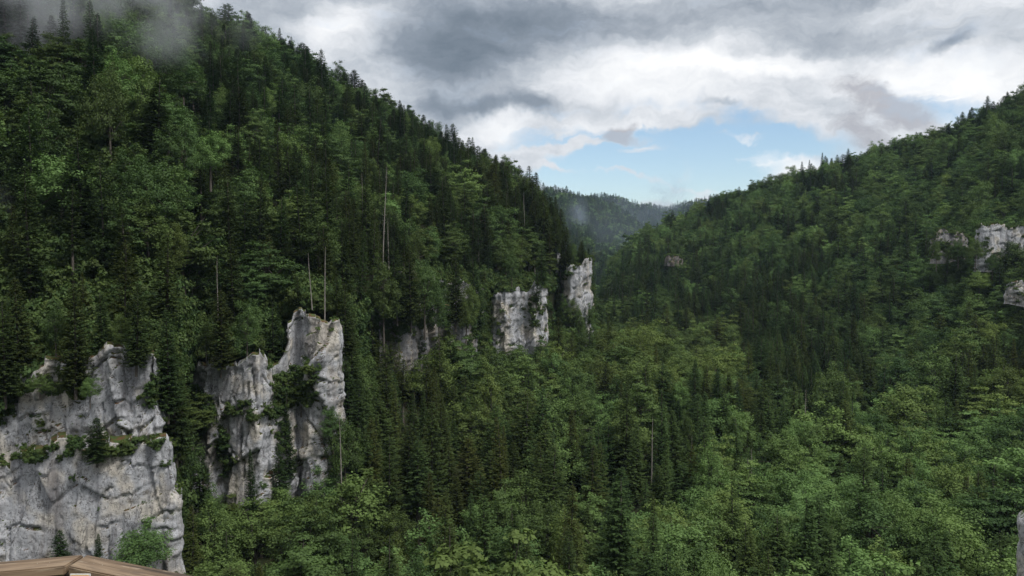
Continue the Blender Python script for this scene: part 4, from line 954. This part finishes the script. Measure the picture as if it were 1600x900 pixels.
def railing():
    root = bpy.data.objects.new('wooden_railing', None); C.objects.link(root); root.location = (0, 0, 0)
    root['label'] = 'weathered brown wooden railing corner of the viewing platform, with a small sign'; root['category'] = 'railing'
    h = 1.0
    def top(px, py): y = -h / zat(py, 1.0); return P(px, py, y)
    K = top(134, 866); Lp = top(0, 877.5); Rp = top(310, 900.5)
    dl = (Lp - K).normalized(); dr = (Rp - K).normalized(); dl.z = dr.z = 0
    inn = (dl + dr).normalized()
    def across(d):
        s = Vector((-d.y, d.x, 0)); return s if s.dot(inn) > 0 else -s
    sl_, sr_ = across(dl), across(dr); w = .10
    mit = w * abs(math.tan((math.pi - dl.angle(dr)) / 2))
    board('handrail', root, K + dl * .006, K + dl * 2.3, w, .030, M_WOOD, sl_, mit_a=mit)
    board('handrail', root, K + dr * .006 , K + dr * 3.0, w, .034, M_WOOD, sr_, mit_a=mit)
    for d, s, LL in ((dl, sl_, 2.3), (dr, sr_, 3.0)):
        st = K + s * .03 + d * .10
        for k, (zz, hh) in enumerate(((-.038, .10), (-.36, .10), (-.62, .10), (-.86, .10))):
            board('rail_board', root, st + Vector((0, 0, zz)), st + d * (LL - .1) + Vector((0, 0, zz)), .028, hh, M_WOOD, s)
        for q in (1.25, 2.2):
            if q < LL: board('post', root, K + d * q + s * .061 + Vector((0, 0, -.04)), K + d * (q + .09) + s * .061 + Vector((0, 0, -.04)), .07, 1.22, M_WOOD, s)
    # corner post, bracket, sign
    cpos = K + inn * .085
    board('post', root, cpos - inn.cross(Vector((0, 0, 1))) * .045 + Vector((0, 0, -.050)), cpos + inn.cross(Vector((0, 0, 1))) * .045 + Vector((0, 0, -.050)), .08, 1.22, M_WOOD, -inn * 1.0)
    br = top(120, 889)
    ax = Vector((1, 0, 0))
    board('bracket', root, Vector((br.x - .015, br.y - .02, -h - .028)), Vector((br.x + .025, br.y - .02, -h - .028)), .03, .012, M_STEEL, (0, -1, 0), bev=.001)
    sg = P(109, 897, 2.42); sg2 = P(141, 897, 2.42)
    s1 = board('sign_plate', root, sg, sg2, .004, .085, M_WHITE, (0, 1, 0), bev=.0008)
    s2 = board('sign_face', root, sg + Vector((.003, -.002, -.004)), sg2 + Vector((-.003, -.002, -.004)), .003, .076, M_YEL, (0, 1, 0), bev=.0008)
    # black warning mark on the face
    m = (sg + sg2) / 2; bm = bmesh.new()
    for a, b in (((-.012, -.05), (.012, -.03)),):
        bmesh.ops.create_cone(bm, cap_ends=True, segments=24, radius1=.016, radius2=.016, depth=.002)
    me = bpy.data.meshes.new('sign_mark'); bm.to_mesh(me); bm.free(); me.materials.append(M_BLK)
    o = link('sign_mark', me, root); o.location = m + Vector((0, -.0045, -.024)); o.rotation_euler = (PI / 2, 0, 0)
    # deck
    corner = K + inn * .16
    deck = bpy.data.objects.new('viewing_deck', None); C.objects.link(deck); deck['label'] = 'plank deck of the viewing platform under the railing'; deck['category'] = 'platform'
    a = K + inn * .02 + Vector((0, 0, -1.27)); 
    xs0, xs1 = -3.2, 2.0
    for i in range(18):
        y = K.y - .14 * i + .10
        x0 = max(xs0, -3.2); x1 = min(xs1, 2.0)
        # clip to the two railing lines
        def lim(d):
            t = (y - K.y) / d.y if abs(d.y) > 1e-4 else 99
            return K.x + d.x * t
        xa, xb = sorted((lim(dl), lim(dr))) if y < K.y else (K.x, K.x)
        xa, xb = max(xa, xs0), min(xb, xs1)
        if xb - xa < .1: continue
        board('deck_board', deck, (xa, y, -2.27), (xb, y, -2.27), .13, .04, M_WOOD, (0, -1, 0))
railing()

def car():
    """small white car seen through the leaves at the valley floor"""
    g = P(1566, 835, 190); gz = float(ground(g.x, g.y)); base = Vector((g.x, g.y, gz + .05))
    T_ = bpy.data.objects.new('parked_car', None); C.objects.link(T_); T_['label'] = 'white car glimpsed through the leaves near the rock needle'; T_['category'] = 'car'
    bm = bmesh.new(); prof = [(-2.1, .35), (-2.15, .75), (-1.95, .95), (-1.1, 1.02), (-.55, 1.45), (.75, 1.48), (1.55, 1.05), (2.1, .95), (2.15, .5), (2.05, .32)]
    L = [[bm.verts.new((x, s * (.88 if z < 1.03 else .68), z)) for x, z in prof] for s in (-1, 1)]
    n = len(prof)
    for i in range(n): bm.faces.new((L[0][i], L[0][(i + 1) % n], L[1][(i + 1) % n], L[1][i]))
    bm.faces.new(L[0][::-1]); bm.faces.new(L[1]); bmesh.ops.recalc_face_normals(bm, faces=bm.faces)
    bmesh.ops.bevel(bm, geom=list(bm.edges), offset=.05, segments=2, affect='EDGES')
    me = bpy.data.meshes.new('body'); bm.to_mesh(me); bm.free(); me.materials.append(M_WHITE); link('body', me, T_)
    for x in (-1.35, 1.35):
        for s in (-1, 1):
            bm = bmesh.new(); bmesh.ops.create_cone(bm, cap_ends=True, segments=20, radius1=.33, radius2=.33, depth=.2); me = bpy.data.meshes.new('wheel'); bm.to_mesh(me); bm.free(); me.materials.append(M_BLK)
            o = link('wheel', me, T_); o.location = (x, s * .84, .33); o.rotation_euler = (PI / 2, 0, 0)
    for s in (-1, 1):
        bm = bmesh.new(); vs = [bm.verts.new(p) for p in ((-.95, s * .872, 1.03), (1.3, s * .872, 1.05), (.72, s * .70, 1.42), (-.52, s * .70, 1.40))]; bm.faces.new(vs)
        r_ = bmesh.ops.extrude_face_region(bm, geom=list(bm.faces)); bmesh.ops.translate(bm, verts=[v for v in r_['geom'] if isinstance(v, bmesh.types.BMVert)], vec=(0, s * .02, 0))
        me = bpy.data.meshes.new('side_window'); bm.to_mesh(me); bm.free(); me.materials.append(M_BLK); link('side_window', me, T_)
    T_.location = base; T_.rotation_euler = (0, 0, R(12))
    return base
car()
def fallen_log():
    a = P(668, 470, 292); b = P(702, 477, 292)
    v, f = tube([a, (a + b) / 2 + Vector((0, 0, -.1)), b], [.16, .14, .08], 7)
    link('fallen_log', mesh_np('fallen_log', v, f, [simple_mat('fresh_wood', (.42, .22, .12), .8)]), label='thin orange-brown fallen trunk lying across the rock scar', category='log')
fallen_log()

# ------------------------------------------------------------------ air
def box(name, lo, hi):
    bm = bmesh.new(); bmesh.ops.create_cube(bm, size=1); me = bpy.data.meshes.new(name); bm.to_mesh(me); bm.free()
    o = link(name, me); o.location = [(a + b) / 2 for a, b in zip(lo, hi)]; o.scale = [b - a for a, b in zip(lo, hi)]; return o
def haze():
    o = box('haze', (-12500, -60, -420), (20500, 12300, 420)); o['kind'] = 'stuff'; o['label'] = 'thin damp air in the gorge'
    m, N = new_mat('haze_air'); v = N.n('ShaderNodeVolumePrincipled'); v.inputs['Color'].default_value = (.58, .78, 1.0, 1); v.inputs['Density'].default_value = 0.000038; v.inputs['Anisotropy'].default_value = 0.0
    N.nt.links.new(v.outputs[0], N.n('ShaderNodeOutputMaterial').inputs['Volume']); o.data.materials.append(m)
haze()
def mist(px, py, d, rx, ry, rz, dens, label, seed=0.0, nsc=.05, thr=.42):
    q = P(px, py, d); bm = bmesh.new(); bmesh.ops.create_icosphere(bm, subdivisions=3, radius=1); me = bpy.data.meshes.new('mist'); bm.to_mesh(me); bm.free()
    o = link('mist', me, kind='stuff', label=label, category='mist'); o.location = q; o.scale = (rx, ry, rz)
    m, N = new_mat('mist_air'); tc = N.n('ShaderNodeTexCoord').outputs['Object']; pos = N.n('ShaderNodeNewGeometry').outputs['Position']
    l = N.n('ShaderNodeVectorMath', operation='LENGTH', i_0=tc).outputs['Value']; fall = N.smooth(l, 1.0, .2)
    n = N.noise(N.vm('ADD', pos, (seed, 0, 0)), nsc, 4, .6).outputs['Fac']
    de = N.m('MULTIPLY', N.m('MULTIPLY', fall, N.smooth(n, thr, thr + .25)), dens)
    v = N.n('ShaderNodeVolumePrincipled', i_Density=de); v.inputs['Color'].default_value = (.88, .93, 1.0, 1) if d < 900 else (.68, .82, 1.0, 1)
    N.nt.links.new(v.outputs[0], N.n('ShaderNodeOutputMaterial').inputs['Volume']); o.data.materials.append(m)
    try: m.cycles.volume_step_rate = 1.0; m.cycles.volume_sampling = 'DISTANCE'
    except Exception: pass
mist(165, 2, 252, 64, 24, 23, .042, 'pale mist drifting over the treetops in the upper corner', 0)
mist(15, 10, 255, 34, 22, 20, .03, 'thin mist over the spruces at the extreme corner', 40)
mist(-14, 320, 190, 8, 10, 8, .02, 'faint wisp of mist at the photo edge', 80)
mist(903, 345, 1900, 34, 90, 90, .007, 'slanting wisp of mist on the distant hill', 10, .02)
mist(1045, 300, 3500, 120, 150, 100, .006, 'grey puff of cloud resting on the distant blue ridge', 20, .017, .42)
mist(960, 380, 1800, 240, 200, 150, .0005, 'thin bluish air filling the far bend of the valley', 33, .01, .15)
mist(985, 335, 2950, 190, 120, 70, .0022, 'torn mist over the distant blue ridge', 60, .014)
